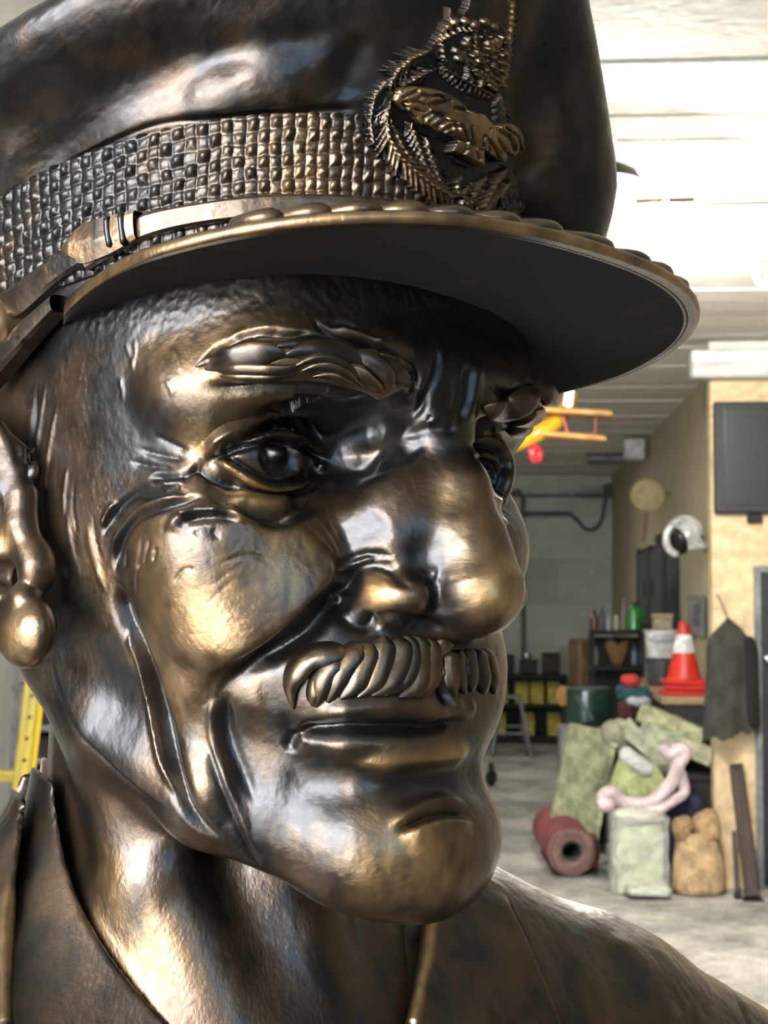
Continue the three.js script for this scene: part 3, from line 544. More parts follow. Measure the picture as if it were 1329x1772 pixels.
// moustache: overlapping locks
const moustache = partGroup('moustache');
for (const [s, w, h, t] of [['940 150, 930 260, 935 360, 925 440', 26, 14, 0], ['860 150, 865 280, 850 400, 800 490', 24, 17, 4], ['790 130, 800 280, 780 410, 700 490', 24, 18, 5], ['735 130, 755 270, 715 370, 620 480', 20, 20, 5], ['690 140, 690 250, 640 370, 540 480', 27, 19, 6], ['600 130, 585 250, 540 380, 460 490', 24, 20, 6], ['530 170, 480 290, 430 400, 360 500', 25, 20, 6], ['500 185, 410 270, 340 370, 290 520', 23, 20, 6], ['390 270, 310 310, 250 400, 220 545', 22, 19, 5], ['430 250, 300 240, 200 258, 120 330, 80 430, 95 555', 23, 20, 6], ['250 330, 215 430, 205 540', 14, 12, 3],
  ['990 215, 985 300, 1000 400, 1020 480', 18, 14, 0], ['1050 215, 1030 300, 1050 400, 1080 470', 18, 14, 0], ['1080 215, 1100 310, 1115 460', 20, 16, 0], ['1140 215, 1160 310, 1190 470', 22, 18, 0], ['1175 215, 1215 310, 1245 470', 18, 16, 0]]) {
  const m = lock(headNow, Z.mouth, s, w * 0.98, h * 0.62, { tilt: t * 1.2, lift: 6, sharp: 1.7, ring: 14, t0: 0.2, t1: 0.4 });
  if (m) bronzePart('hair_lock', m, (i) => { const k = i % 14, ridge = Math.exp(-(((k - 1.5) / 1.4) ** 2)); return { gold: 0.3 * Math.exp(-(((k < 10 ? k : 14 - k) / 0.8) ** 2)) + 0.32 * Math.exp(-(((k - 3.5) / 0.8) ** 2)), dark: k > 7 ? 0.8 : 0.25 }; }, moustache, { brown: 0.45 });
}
// eyebrows
const brow = partGroup('eyebrow');
for (const [s, w, h] of [['60 300, 160 262, 280 225, 400 190, 520 180', 12, 9], ['110 312, 240 265, 360 235, 480 225, 565 238', 21, 8], ['170 316, 300 325, 420 330, 540 322, 640 290', 16, 9], ['190 350, 330 356, 470 356, 600 338', 11, 9], ['500 190, 640 175, 780 180, 900 205, 1020 240', 13, 8], ['540 242, 660 215, 800 215, 920 245, 1000 290', 17, 8], ['590 302, 700 262, 800 268, 890 310, 960 370', 11, 11], ['640 322, 740 300, 840 325, 930 385, 1000 418', 13, 9], ['700 352, 800 345, 900 385, 980 425', 10, 8], ['900 225, 1000 260, 1080 320, 1112 380, 1105 435', 16, 10], ['1000 240, 1090 285, 1160 340, 1205 400, 1190 450', 16, 9], ['925 300, 990 370, 1085 445', 14, 5], ['1060 225, 1150 270, 1220 330, 1245 400', 11, 8]]) {
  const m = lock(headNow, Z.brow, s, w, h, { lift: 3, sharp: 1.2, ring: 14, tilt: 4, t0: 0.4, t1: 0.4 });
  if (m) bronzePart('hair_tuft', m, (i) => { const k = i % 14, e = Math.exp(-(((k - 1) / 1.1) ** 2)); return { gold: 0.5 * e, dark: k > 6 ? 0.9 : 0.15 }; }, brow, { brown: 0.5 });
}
const farBrow = partGroup('eyebrow');
for (const [s, w, h] of [['600 640, 720 650, 850 620, 960 560, 1040 500', 26, 12], ['980 540, 1040 520, 1080 560, 1100 610', 24, 16], ['880 690, 960 690, 1000 720', 30, 16], ['820 760, 890 790, 920 830', 24, 12]]) {
  const m = lock(headNow, Z.far, s, w, h, { lift: 8, ring: 14 }); if (m) bronzePart('hair_tuft', m, () => ({ gold: 0.1 }), farBrow);
}

// shirt collar and coat: shells over the body
const shirtV = neckline(22, [[95, 1300], [102, 1400], [120, 1500], [160, 1600], [228, 1700], [295, 1772], [390, 1860]], [[690, 1500], [648, 1590], [610, 1650], [560, 1735], [535, 1772], [470, 1860]]);
const coatV = neckline(50, [[75, 1330], [48, 1420], [32, 1550], [26, 1650], [28, 1772], [60, 1900]], [[775, 1480], [745, 1590], [735, 1660], [712, 1772], [690, 1900]]);
const shirtField = (x, y, z) => smax(smax(smax(bodyField(x, y, z) - 24, -bodyField(x, y, z) + 6, 4), shirtV(x, y, z), 14), smax(y + 636 + (z + 60) * 0.1, -1420 - y, 4), 8);
const coatField = (x, y, z) => smax(smax(smax(bodyField(x, y, z) - 54, -bodyField(x, y, z) + 20, 4), coatV(x, y, z), 20), smax(y + 676 + (z + 60) * 0.1, -1500 - y, 4), 10);
const jacket = partGroup('uniform');
const shirtMesh = polygonise(shirtField, [-700, -1420, -460], [720, -540, 700], 6.5, 3.2);
const shirtClay = new Clay(shirtMesh);
for (const s of ['98 1320, 104 1400, 122 1500, 163 1600, 232 1700, 300 1772', '640 1598, 610 1650, 557 1735, 533 1772']) shirtClay.stroke(Z.px, 'ridge', 7, 5, s, { gold: 0.6, t0: .02, t1: .02 });
shirtClay.press();
bronzePart('shirt_collar', shirtMesh, i => ({ gold: shirtClay.gold[i] }), jacket, { brown: 0.5 });
let coatMesh = polygonise(coatField, [-1560, -1520, -520], [1300, -560, 820], 9, 3.2); coatMesh = refine(coatMesh, (a, b, c) => b > -1420 && bodyV(a, c) > -120); settle(coatMesh, coatField);
const coatClay = new Clay(coatMesh);
coatClay.stroke(Z.px, 'ridge', 10, 6, '747 1590, 740 1650, 730 1700, 715 1772', { gold: 0.8, t0: .02, t1: .02 });
coatClay.stroke(Z.px, 'fold', 40, 9, '874 1545, 884 1575, 905 1620, 935 1690, 958 1750, 970 1785', { e: 5, side: 1, t0: .2, t1: .02 });
coatClay.stroke(Z.px, 'groove', 9, 7, '1262 1705, 1280 1735, 1296 1775', { t0: .5, t1: .02 });
coatClay.stroke(Z.px, 'ridge', 40, 8, '1040 1620, 1100 1660, 1160 1772', { t1: .02 }); coatClay.stroke(Z.px, 'ridge', 14, 5, '20 1500, 8 1620, 10 1772', { gold: .4, t1: .02 });
{ const P = coatMesh.pos; for (let i = 0; i < coatClay.d.length; i++) coatClay.d[i] += 7 * fbm(P[3 * i] / 130, P[3 * i + 1] / 130, P[3 * i + 2] / 130, 2) + 1.6 * fbm(P[3 * i] / 20, P[3 * i + 1] / 50, P[3 * i + 2] / 20, 2); }
coatClay.press();
bronzePart('coat', coatMesh, i => ({ gold: coatClay.gold[i] }), jacket, { brown: 0.55 });

// ---------------------------------------------------------------- the cap
const cap3 = partGroup('cap');
Z.badge = [610, 0, 4.153]; Z.strap = [0, 330, 4.027];
const crownMesh = gridMesh(560, 150, (u, v) => crownPoint(Math.PI * (1 - 2 * u), v)), crownClay = new Clay(crownMesh);
{ const P = crownMesh.pos, F = crownClay.d; for (let i = 0; i < F.length; i++) { const x = P[3 * i], y = P[3 * i + 1], z = P[3 * i + 2]; F[i] += 4 * fbm(x / 170, y / 120, z / 170, 2) + 1.5 * fbm(x / 40, y / 26, z / 40, 3) + 0.7 * fbm(x / 9, y / 9, z / 9, 2); } }
crownClay.stroke(Z.px, 'groove', 9, 7, '60 345, 130 288, 250 228, 350 208, 450 198, 620 190', { t0: .02, t1: .05 });
crownClay.stroke(Z.px, 'groove', 60, 26, '20 330, 120 240, 230 160, 330 110, 450 60', {}); crownClay.stroke(Z.px, 'groove', 30, 10, '330 120, 450 80, 600 60'); crownClay.stroke(Z.px, 'ridge', 50, 12, '300 200, 430 160, 560 150'); crownClay.stroke(Z.px, 'groove', 30, 9, '640 60, 600 130, 590 180');
crownClay.stroke(Z.px, 'groove', 40, 14, '880 60, 895 160, 900 260, 920 350'); crownClay.stroke(Z.px, 'ridge', 40, 8, '955 80, 975 200, 980 330');
crownClay.press();
bronzePart('cap_crown', crownMesh, () => ({ dark: 0.25 }), cap3, { brown: 0.42 });
const fullBand = gridMesh(420, 30, (u, v) => bandPoint(2.4 - 3.9 * u, lerp(-110, 262, v)));
const bandClay = new Clay(mergeMeshes([fullBand, crownMesh]));
// woven band: lumps of warp and weft
const weave = gridMesh(760, 84, (u, v) => {
  const th = 2.3 - 2.66 * u, h = lerp(60, 264, v), L = th * 600 + 9 * fbm(th * 9, h / 40, 1, 2), wu = L / 21.5, wv = (h + 9 * fbm(th * 11, h / 60, 4, 2)) / 20, fu = wu - Math.floor(wu), fv = wv - Math.floor(wv);
  const odd = (Math.floor(wu) + Math.floor(wv)) & 1, a = Math.sin(Math.PI * fu), b = Math.sin(Math.PI * fv), r = noise(Math.floor(wu) * 1.7, Math.floor(wv) * 2.3, 3);
  return bandPoint(th, h, 3 + (odd ? 9 * Math.pow(a, 0.6) * Math.pow(b, 0.5) : 5 * Math.pow(b, 0.5) * Math.pow(a, 0.3)) * (1 + 0.6 * r) + 2 * fbm(th * 40, h / 9, 2, 2));
});
const weaveSpot = bandClay.pick(470, 280);
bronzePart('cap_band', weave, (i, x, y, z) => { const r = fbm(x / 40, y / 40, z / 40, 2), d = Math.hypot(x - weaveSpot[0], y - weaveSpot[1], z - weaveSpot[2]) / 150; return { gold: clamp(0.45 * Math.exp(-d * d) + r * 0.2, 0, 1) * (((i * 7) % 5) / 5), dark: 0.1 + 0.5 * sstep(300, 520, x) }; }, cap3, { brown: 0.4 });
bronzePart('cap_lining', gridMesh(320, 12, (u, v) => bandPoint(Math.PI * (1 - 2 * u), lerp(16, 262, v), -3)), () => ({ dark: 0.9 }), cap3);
// peak: a solid lip with a rounded edge
const visorT = 9, VN = 46, visorShape = (v0, v1) => gridMesh(260, Math.round((v1 - v0) * VN), (u, vv) => {
  const v = lerp(v0, v1, vv);
  const t = 1.6 - 3.2 * u, b = bandPoint(t * 0.84, 22, -30), round = Math.sqrt(Math.max(0, 1 - Math.max(0, (Math.abs(t) - 1.3) / 0.3) ** 2)), tip = visorEdge(t), e = [0, 1, 2].map(k => lerp(b[k], tip[k], 0.02 + 0.98 * round)), j = v * VN, dir = [e[0] - b[0], 0, e[2] - b[2]], l = Math.hypot(dir[0], dir[2]) || 1; let k, dy, out = 0;
  if (j <= 18) { k = j / 18; dy = -visorT; } else if (j <= 28) { const a = (j - 18) / 10 * Math.PI; k = 1; dy = -visorT * Math.cos(a) * 1.15; out = visorT * Math.sin(a) * 1.15; } else { k = 1 - (j - 28) / 18; dy = visorT; }
  const sag = -16 * Math.sin(Math.PI * clamp(k, 0, 1)) * (dy > 0 ? -1 : 0.3);
  return [lerp(b[0], e[0], k) + dir[0] / l * out, lerp(b[1], e[1], k) + dy + sag, lerp(b[2], e[2], k) + dir[2] / l * out];
});
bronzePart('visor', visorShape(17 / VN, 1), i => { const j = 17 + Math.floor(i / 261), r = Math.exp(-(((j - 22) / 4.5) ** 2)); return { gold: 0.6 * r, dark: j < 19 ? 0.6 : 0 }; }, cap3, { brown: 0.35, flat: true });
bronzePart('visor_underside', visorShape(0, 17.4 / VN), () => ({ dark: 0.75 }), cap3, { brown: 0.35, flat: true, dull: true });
// braid of leaves on top of the peak, near its edge
const R9 = rng(9);
for (let k = 0; k < 15; k++) {
  const t = 0.98 - k * 0.137, q = [];
  for (let i = 0; i <= 12; i++) { const tt = t + (i / 12 - 0.5) * 0.15, e = visorEdge(tt), b = bandPoint(tt * 0.84, 6, -30), f = 0.9 + 0.03 * Math.sin(i * 0.5); q.push([lerp(b[0], e[0], f), lerp(b[1], e[1], f) + 12, lerp(b[2], e[2], f), [0, 1, 0]]); }
  const m = lock(null, null, q, 26 + R9() * 6, 13 + R9() * 5, { lift: 4, t0: .12, t1: .12, ring: 14 }); bronzePart('braid_leaf', m, (i) => ({ gold: 0.12, dark: (i % 14) > 7 ? 0.4 : 0 }), cap3, { brown: 0.75 });
}
// strap over the peak, its slide, the loose end and the button
bronzePart('chin_strap', ribbon(bandClay, Z.px, '150 432, 200 402, 262 372, 350 354, 450 341, 560 339, 640 345, 700 352', '165 470, 215 440, 270 412, 350 392, 450 380, 560 376, 640 378, 700 384', 12, 12, 8, 3), () => ({ gold: 0.04 }), cap3, { brown: 0.65, crease: true });
const slide = ribbon(bandClay, Z.strap, '535 400, 560 350, 640 262, 750 215, 900 178, 1000 155', '545 450, 600 500, 660 520, 780 480, 900 420, 1010 350', 26, 10, 8, 3);
bronzePart('strap_slide', slide, () => ({ gold: 0.25 }), cap3, { brown: 0.9, crease: true });
for (const s of ['830 195, 835 300, 855 420', '920 170, 930 290, 945 400']) { const m = lock(bandClay, Z.strap, s, 7, 9, { lift: 34, t0: .03, t1: .03 }); bronzePart('slide_ridge', m, () => ({ dark: .8 }), cap3); }
bronzePart('strap_end', ribbon(bandClay, Z.strap, '10 760, 160 660, 330 530, 540 385, 600 340', '100 900, 200 860, 330 745, 450 640, 620 525', 10, 12, 8, 3), () => ({ dark: 0.2 }), cap3, { brown: 0.6, crease: true });
bronzePart('strap_loop', ribbon(bandClay, Z.strap, '-60 1200, 100 1040, 230 910, 400 760, 440 730', '-60 1420, 100 1240, 240 1080, 420 880, 450 850', 14, 14, 8, 6), () => ({ dark: 0.2 }), cap3, { brown: 0.55, crease: true });
{ const p = bandClay.pick(4, 562), n = p[3], ring = 40; // domed button
  const t1 = new THREE.Vector3(n[2], 0, -n[0]).normalize(), N = new THREE.Vector3(...n), t2 = new THREE.Vector3().crossVectors(N, t1);
  const prof = [[52, -14], [52, 16], [48, 30], [38, 42], [22, 50], [0.1, 53]];
  bronzePart('strap_button', gridMesh(ring, prof.length - 1, (u, v) => { const q = prof[Math.round(v * (prof.length - 1))], a = -u * Math.PI * 2; return [0, 1, 2].map(k => p[k] + n[k] * (q[1] + 6) + (t1.getComponent(k) * Math.cos(a) + t2.getComponent(k) * Math.sin(a)) * q[0]); }, true), () => ({ gold: 0.7 }), cap3);
}
// badge: wreath and crown as one relief, the bird a second, higher one
const bz = s => pairs(Z.badge, s), segs = [];
const vein = (s, step, len, w, h, lean = 1.25, both = 3) => {
  const P = bz(s), fine = []; for (let i = 0; i < P.length - 1; i++) { const n = Math.max(1, Math.round(Math.hypot(P[i + 1][0] - P[i][0], P[i + 1][1] - P[i][1]) / step)); for (let k = 0; k < n; k++) fine.push([lerp(P[i][0], P[i + 1][0], k / n), lerp(P[i][1], P[i + 1][1], k / n)]); } fine.push(P[P.length - 1]);
  for (let i = 0; i < fine.length - 1; i++) { const A = fine[i], B = fine[i + 1], dx = B[0] - A[0], dy = B[1] - A[1], l = Math.hypot(dx, dy) || 1, tx = dx / l, ty = dy / l, k = len * (0.55 + 0.45 * Math.sin(Math.PI * (i + 0.7) / fine.length)); segs.push([A, B, w * 0.7, w * 0.7, h]);
    if (both & 1) segs.push([A, [A[0] - ty * k - tx * k * lean, A[1] + tx * k - ty * k * lean], w, w * 0.3, h * 0.75]); if (both & 2) segs.push([A, [A[0] + ty * k - tx * k * lean, A[1] - tx * k - ty * k * lean], w, w * 0.3, h * 0.75]); }
};
vein('640 1425, 520 1350, 400 1250, 290 1140, 220 1010, 200 860, 235 720', 11, 25, 5.9, 19, 1.3); vein('560 1330, 470 1200, 420 1050, 370 880', 11, 16, 4.7, 14); vein('600 1400, 540 1220, 500 1110, 480 1000', 11, 16, 4.7, 14); vein('400 1190, 320 1080, 250 930, 230 850', 11, 14, 4.7, 15);
vein('235 600, 290 500, 400 400, 530 330', 11, 17, 5.4, 16); vein('330 600, 440 540, 560 480', 10, 14, 4.7, 14); vein('120 1040, 100 880, 130 700, 230 560', 9, 10, 5.3, 12, 0.6, 2);
vein('880 1490, 960 1320, 1050 1200', 11, 17, 5.0, 16); vein('790 1470, 830 1370, 900 1270', 11, 14, 5.0, 14); vein('700 1400, 690 1320, 730 1270', 10, 13, 4.7, 15); vein('900 1490, 1000 1400, 1070 1300', 11, 13, 4.7, 15); vein('1020 900, 1010 780, 990 660', 11, 14, 5.0, 14); vein('760 1480, 740 1400, 780 1330', 10, 12, 4.5, 14);
vein('620 490, 700 545, 800 600, 960 680', 9, 17, 3.9, 17, -0.3, 1); vein('590 280, 640 250, 720 215, 830 205', 9, 12, 3.9, 17, 0, 2); vein('600 310, 610 390, 640 440', 9, 10, 3.9, 15, 0, 3); vein('830 210, 830 330, 880 420, 950 560', 10, 12, 4.5, 16); vein('1090 30, 1080 200, 1050 400, 1000 620', 11, 13, 4.7, 15); vein('900 240, 930 330, 960 440, 990 540', 10, 12, 4.5, 14);
const crownOutline = bz('520 340, 560 270, 610 190, 650 130, 655 40, 690 100, 740 105, 780 40, 800 -40, 1130 -40, 1100 60, 1080 250, 1045 480, 1020 620, 985 660, 800 580, 700 530, 620 480'), beads = [];
{ const r = rng(4); for (let k = 0; k < 120; k++) { const x = 760 + r() * 280, y = 250 + r() * 380; const p = bz(`${x} ${y}`)[0]; if (inside(p[0], p[1], crownOutline)) beads.push([p[0], p[1], 3 + r() * 2.4]); } for (const s of ['690 150', '760 145', '640 180', '830 170', '740 370', '700 350', '770 300', '720 410', '760 420', '985 290', '940 340', '900 150', '960 180']) beads.push([...bz(s)[0], 8]); }
const field = bz('520 330, 400 400, 250 520, 140 700, 110 900, 140 1080, 260 1240, 420 1380, 600 1460, 1000 1500, 1090 1480, 1070 1200, 1060 880, 1020 650, 800 560, 600 460');
const badgeMesh = relief(bandClay, 618, -6, 900, 366, 2.0, (x, y) => {
  let h = inside(x, y, field) ? 4 : -5;
  if (inside(x, y, crownOutline)) h = Math.max(h, 9 + 2.5 * fbm(x / 6, y / 6, 2, 2));
  for (const s of segs) { if (Math.abs(x - s[0][0]) > 34 || Math.abs(y - s[0][1]) > 34) continue; const [d, t] = segDist(x, y, s[0], s[1]), w = lerp(s[2], s[3], t); if (d < w) h = Math.max(h, 4 + s[4] * Math.sqrt(1 - (d / w) ** 2) * (1 - 0.35 * t)); }
  for (const b of beads) { const d = Math.hypot(x - b[0], y - b[1]); if (d < b[2]) h = Math.max(h, 9 + 10 * Math.sqrt(1 - (d / b[2]) ** 2)); }
  return h > 0 ? h + 9 : h;
});
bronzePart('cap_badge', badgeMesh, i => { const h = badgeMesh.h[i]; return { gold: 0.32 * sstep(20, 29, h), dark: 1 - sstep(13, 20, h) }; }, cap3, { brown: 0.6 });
const bird = bz('225 660, 280 612, 400 605, 520 622, 640 660, 710 710, 740 768, 850 808, 910 868, 935 920, 960 882, 1020 865, 1090 900, 1130 965, 1150 1075, 1112 1100, 1085 1085, 1060 1115, 1030 1085, 990 1160, 930 1110, 870 1060, 850 1085, 852 1212, 780 1172, 700 1130, 620 1105, 640 1050, 690 975, 610 955, 530 930, 420 868, 370 805, 300 772, 240 715');
const tail = bz('640 1130, 700 1150, 780 1190, 800 1215, 770 1212, 690 1185');
const birdCuts = ['300 690, 340 660, 400 640', '330 710, 400 720, 440 740, 520 720', '400 690, 440 660, 470 670', '480 680, 540 670, 590 690', '540 720, 620 705', '440 840, 500 790, 580 800', '480 860, 540 810, 590 820', '530 900, 590 850, 640 850', '570 920, 640 880, 660 900', '690 975, 770 1020, 850 1060', '680 870, 720 960, 760 1000', '740 880, 750 950, 790 1010', '880 900, 860 960, 900 1060', '830 940, 830 1010, 810 1080', '960 920, 1000 950, 1050 1060', '1000 900, 1060 960, 1100 1080', '940 960, 960 1020, 1010 1080', '700 1010, 720 1080, 700 1120', '770 1040, 780 1100, 810 1160', '880 980, 930 1050, 960 1110', '260 640, 240 690', '640 760, 690 760, 730 780', '380 770, 430 790, 470 770', '330 760, 300 730, 330 720'].map(bz);
const birdMesh = relief(bandClay, 655, 135, 892, 300, 1.8, (x, y) => {
  const p = inside(x, y, bird), d = polyDist(x, y, bird); if (!p) return inside(x, y, tail) ? 22 : (d < 2 ? 2 : -6);
  let h = 26 + 8 * (1 - Math.exp(-d / 9)); const X = (x - 610) * 4.153, Y = y * 4.153; h += 9 * Math.exp(-(((X - 760) / 140) ** 2) - (((Y - 900) / 130) ** 2));
  for (const c of birdCuts) { const e = polyDist(x, y, c, true); if (e < 3.6) h -= 8 * (1 - e / 3.6); } return h + 7;
});
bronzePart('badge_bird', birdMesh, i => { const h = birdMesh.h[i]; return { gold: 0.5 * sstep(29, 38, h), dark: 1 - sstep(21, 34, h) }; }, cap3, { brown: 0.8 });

// ---------------------------------------------------------------- the workshop, along its own axis (lat = to the right, depth = away from the camera)
const RY = -3.8 * Math.PI / 180, LATD = new THREE.Vector3(Math.cos(RY), 0, -Math.sin(RY)), DEPD = new THREE.Vector3(-Math.sin(RY), 0, -Math.cos(RY));
const G = (lat, y, dep) => new THREE.Vector3(0, y, 0).addScaledVector(LATD, lat).addScaledVector(DEPD, dep);
function sight(px, py) { return new THREE.Vector3((px - W / 2) / FPX, (H / 2 - py) / FPX, -1).applyAxisAngle(new THREE.Vector3(1, 0, 0), PITCH); }
const atDepth = (px, py, dep) => { const d = sight(px, py), t = dep / d.dot(DEPD); return [d.dot(LATD) * t, CAM_H + d.y * t, dep]; };   // [lat, height, depth]
const latAt = (px, dep) => atDepth(px, 1036, dep)[0], hAt = (py, dep, px = 1000) => atDepth(px, py, dep)[1];
const onFloor = (px, py) => { const d = sight(px, py), t = -CAM_H / d.y; return [d.dot(LATD) * t, 0, d.dot(DEPD) * t]; };
const CEIL = 3.1, DEEP = 19.8, RIGHT = 1.4, LEFT = -3.2, PART = 9.5;
// materials
const speckle = noiseTexture(256, (x, y) => { const v = 205 + 60 * (tile(x, y, 6, 3) - 0.5) + 50 * (tile(x, y, 24, 4) - 0.5) + 40 * (tile(x, y, 96, 6) - 0.5); return [v, v, v]; }, true);
const bumpy = noiseTexture(256, (x, y) => { const v = 128 + 90 * (tile(x, y, 12, 13) - 0.5) + 90 * (tile(x, y, 60, 14) - 0.5) + 60 * (tile(x, y, 128, 16) - 0.5); return [v, v, v]; });
const woodTex = noiseTexture(256, (x, y) => { const g = tile(x, y, 4, 21) * 6 + y * 14, v = 215 + 9 * Math.sin(g * 6.283) + 30 * (tile(x / 1, y, 64, 22) - 0.5) + 30 * (tile(x, y, 7, 23) - 0.5); return [v, v * 0.97, v * 0.92]; }, true);
const plainTex = noiseTexture(256, (x, y) => { const v = 238 + 14 * (tile(x, y, 5, 33) - 0.5) + 16 * (tile(x, y, 21, 34) - 0.5) + 8 * (tile(x, y, 80, 36) - 0.5); return [v, v, v * 0.985]; }, true);
const matCache = new Map();
function M(color, rough = 0.8, o = {}) {
  const key = color + '|' + rough + '|' + JSON.stringify(o); if (matCache.has(key)) return matCache.get(key);
  const m = new THREE.MeshPhysicalMaterial({ color, roughness: rough, metalness: o.metal || 0, map: o.wood ? woodTex : o.plain ? plainTex : speckle, bumpMap: bumpy, bumpScale: o.bump ?? 0.002 });
  if (o.clear) { m.clearcoat = o.clear; m.clearcoatRoughness = 0.15; } if (o.sheen) { m.sheen = 1; m.sheenRoughness = 0.6; m.sheenColor = new THREE.Color(color); } if (o.trans) { m.transmission = o.trans; m.thickness = 0; }
  matCache.set(key, m); return m;
}
function place(geo, x = 0, y = 0, z = 0, rx = 0, ry = 0, rz = 0) { const g = geo.clone(); g.applyMatrix4(new THREE.Matrix4().compose(new THREE.Vector3(x, y, z), new THREE.Quaternion().setFromEuler(new THREE.Euler(rx, ry, rz)), new THREE.Vector3(1, 1, 1))); return g; }
const rbox = (w, h, d, r = 0.006, s = 2) => new RoundedBoxGeometry(w, h, d, s, Math.min(r, w / 2.1, h / 2.1, d / 2.1));
const cyl = (r1, r2, h, n = 24) => new THREE.CylinderGeometry(r1, r2, h, n);
const lathe = (pts, n = 32) => new THREE.LatheGeometry(pts.map(p => new THREE.Vector2(p[0], p[1])), n);
const tube = (pts, r, n = 40, k = 8, closed = false) => new THREE.TubeGeometry(new THREE.CatmullRomCurve3(pts.map(p => new THREE.Vector3(...p)), closed), n, r, k, closed);
const rod = (A, B, r, n = 10) => { const a = new THREE.Vector3(...A), b = new THREE.Vector3(...B), g = cyl(r, r, a.distanceTo(b), n); g.applyQuaternion(new THREE.Quaternion().setFromUnitVectors(new THREE.Vector3(0, 1, 0), b.clone().sub(a).normalize())); const c = a.add(b).multiplyScalar(0.5); g.translate(c.x, c.y, c.z); return g; };
function lump(geo, amp, freq, seed = 0) { const g = mergeVertices(geo.index ? geo : geo, 1e-4), p = g.attributes.position; g.computeVertexNormals(); const n = g.attributes.normal; for (let i = 0; i < p.count; i++) { const d = amp * fbm(p.getX(i) * freq + seed, p.getY(i) * freq, p.getZ(i) * freq, 3); p.setXYZ(i, p.getX(i) + n.getX(i) * d, p.getY(i) + n.getY(i) * d, p.getZ(i) + n.getZ(i) * d); } g.computeVertexNormals(); return g; }
const used = new Map();
function numbered(name) { const n = used.get(name) || 0; used.set(name, n + 1); return n ? `${name}_${String(n).padStart(3, '0')}` : name; }
function thing(name, label, category, at, o = {}) {
  const g = new THREE.Group(); g.name = numbered(name); g.position.copy(G(...at)); g.rotation.set(o.rx || 0, RY + (o.ry || 0), o.rz || 0, 'YXZ'); g.userData = { label, category }; if (o.group) g.userData.group = o.group; scene.add(g); return g;
}
function part(name, geo, mat, parent) { const m = new THREE.Mesh(geo, mat); m.name = name; m.castShadow = m.receiveShadow = true; parent.add(m); return m; }
function struct(name, geo, mat, at = [0, 0, 0]) { const m = new THREE.Mesh(geo, mat); m.name = name; m.position.copy(G(...at)); m.rotation.y = RY; m.userData.kind = 'structure'; m.castShadow = m.receiveShadow = true; scene.add(m); return m; }
function worldUV(geo, s = 1) { const g = geo.index ? geo.toNonIndexed() : geo, p = g.attributes.position; g.computeVertexNormals(); const n = g.attributes.normal, uv = new Float32Array(p.count * 2); for (let i = 0; i < p.count; i++) { const ax = Math.abs(n.getX(i)), ay = Math.abs(n.getY(i)), az = Math.abs(n.getZ(i)); const [u, v] = ay > ax && ay > az ? [p.getX(i), p.getZ(i)] : ax > az ? [p.getZ(i), p.getY(i)] : [p.getX(i), p.getY(i)]; uv[2 * i] = u * s; uv[2 * i + 1] = v * s; } g.setAttribute('uv', new THREE.BufferAttribute(uv, 2)); return g; }
const slab = (x0, x1, y0, y1, d0, d1) => worldUV(place(new THREE.BoxGeometry(x1 - x0, y1 - y0, d1 - d0), (x0 + x1) / 2, (y0 + y1) / 2, -(d0 + d1) / 2), 0.6);

// shell; the front, behind the camera, is a wide open gate to the daylight
const FRONT = -1.7, WIDE = 4.2, concrete = M('#b9b6ae', 0.9, { bump: 0.004 }), white = M('#e6e3dc', 0.85, { bump: 0.004, plain: 1 }), beige = M('#b3a98f', 0.9, { bump: 0.003, plain: 1 }), backGrey = M('#a9ada4', 0.9, { bump: 0.003, plain: 1 });
struct('floor', slab(-4.6, WIDE + 0.2, -0.15, 0, FRONT - 0.2, DEEP + 0.2), concrete);
struct('ground_outside', slab(LEFT - 9, WIDE + 9, -0.16, -0.01, FRONT - 16, FRONT - 0.21), M('#d8d5cc', 0.9, { bump: 0.004 }));
struct('added_dark_mat', rbox(3.6, 0.012, 3.2, 0.005).translate(-0.4, 0.006, -0.4), M('#1c1c1c', 0.9));  // added unseen mat that darkens what the underside of the peak reflects
const ceiling = struct('ceiling', slab(-4.6, WIDE + 0.2, CEIL + 0.03, CEIL + 0.25, FRONT - 0.2, DEEP + 0.2), white);
{ const r = rng(31), mats = [white, M('#dedbd4', 0.85, { bump: 0.004, plain: 1 }), M('#ebe8e2', 0.85, { bump: 0.004, plain: 1 })], geos = [0, 1, 2].map(k => slab(-4.4, WIDE, -0.012 - 0.003 * k, 0.03, 0.003, 0.258)); for (let k = 0; k < 74; k++) { const m = new THREE.Mesh(geos[Math.floor(r() * 3)], mats[Math.floor(r() * 3)]); m.name = 'plank'; m.position.set(0, CEIL, -(0.6 + k * 0.26)); m.castShadow = m.receiveShadow = true; ceiling.add(m); } }
struct('wall_left', slab(LEFT - 0.2, LEFT, 0, CEIL, 4.2, DEEP), M('#a8a8a6', 0.9, { bump: 0.003, plain: 1 }));
struct('wall_left_near', mergeGeometries([slab(-4.6, -4.4, 0, CEIL, FRONT, 4.2), slab(-4.6, LEFT - 0.2, 0, CEIL, 4.2, 4.4)]), M('#3a3733', 0.9, { bump: 0.003 }));
struct('wall_right', slab(RIGHT, RIGHT + 0.2, 0, CEIL, PART + 0.14, DEEP), beige);
struct('wall_side', slab(WIDE, WIDE + 0.2, 0, CEIL, FRONT, PART), M('#8c877d', 0.9, { bump: 0.003, plain: 1 }));
const back = struct('wall_back', slab(LEFT, RIGHT, 0, CEIL, DEEP, DEEP + 0.2), backGrey);
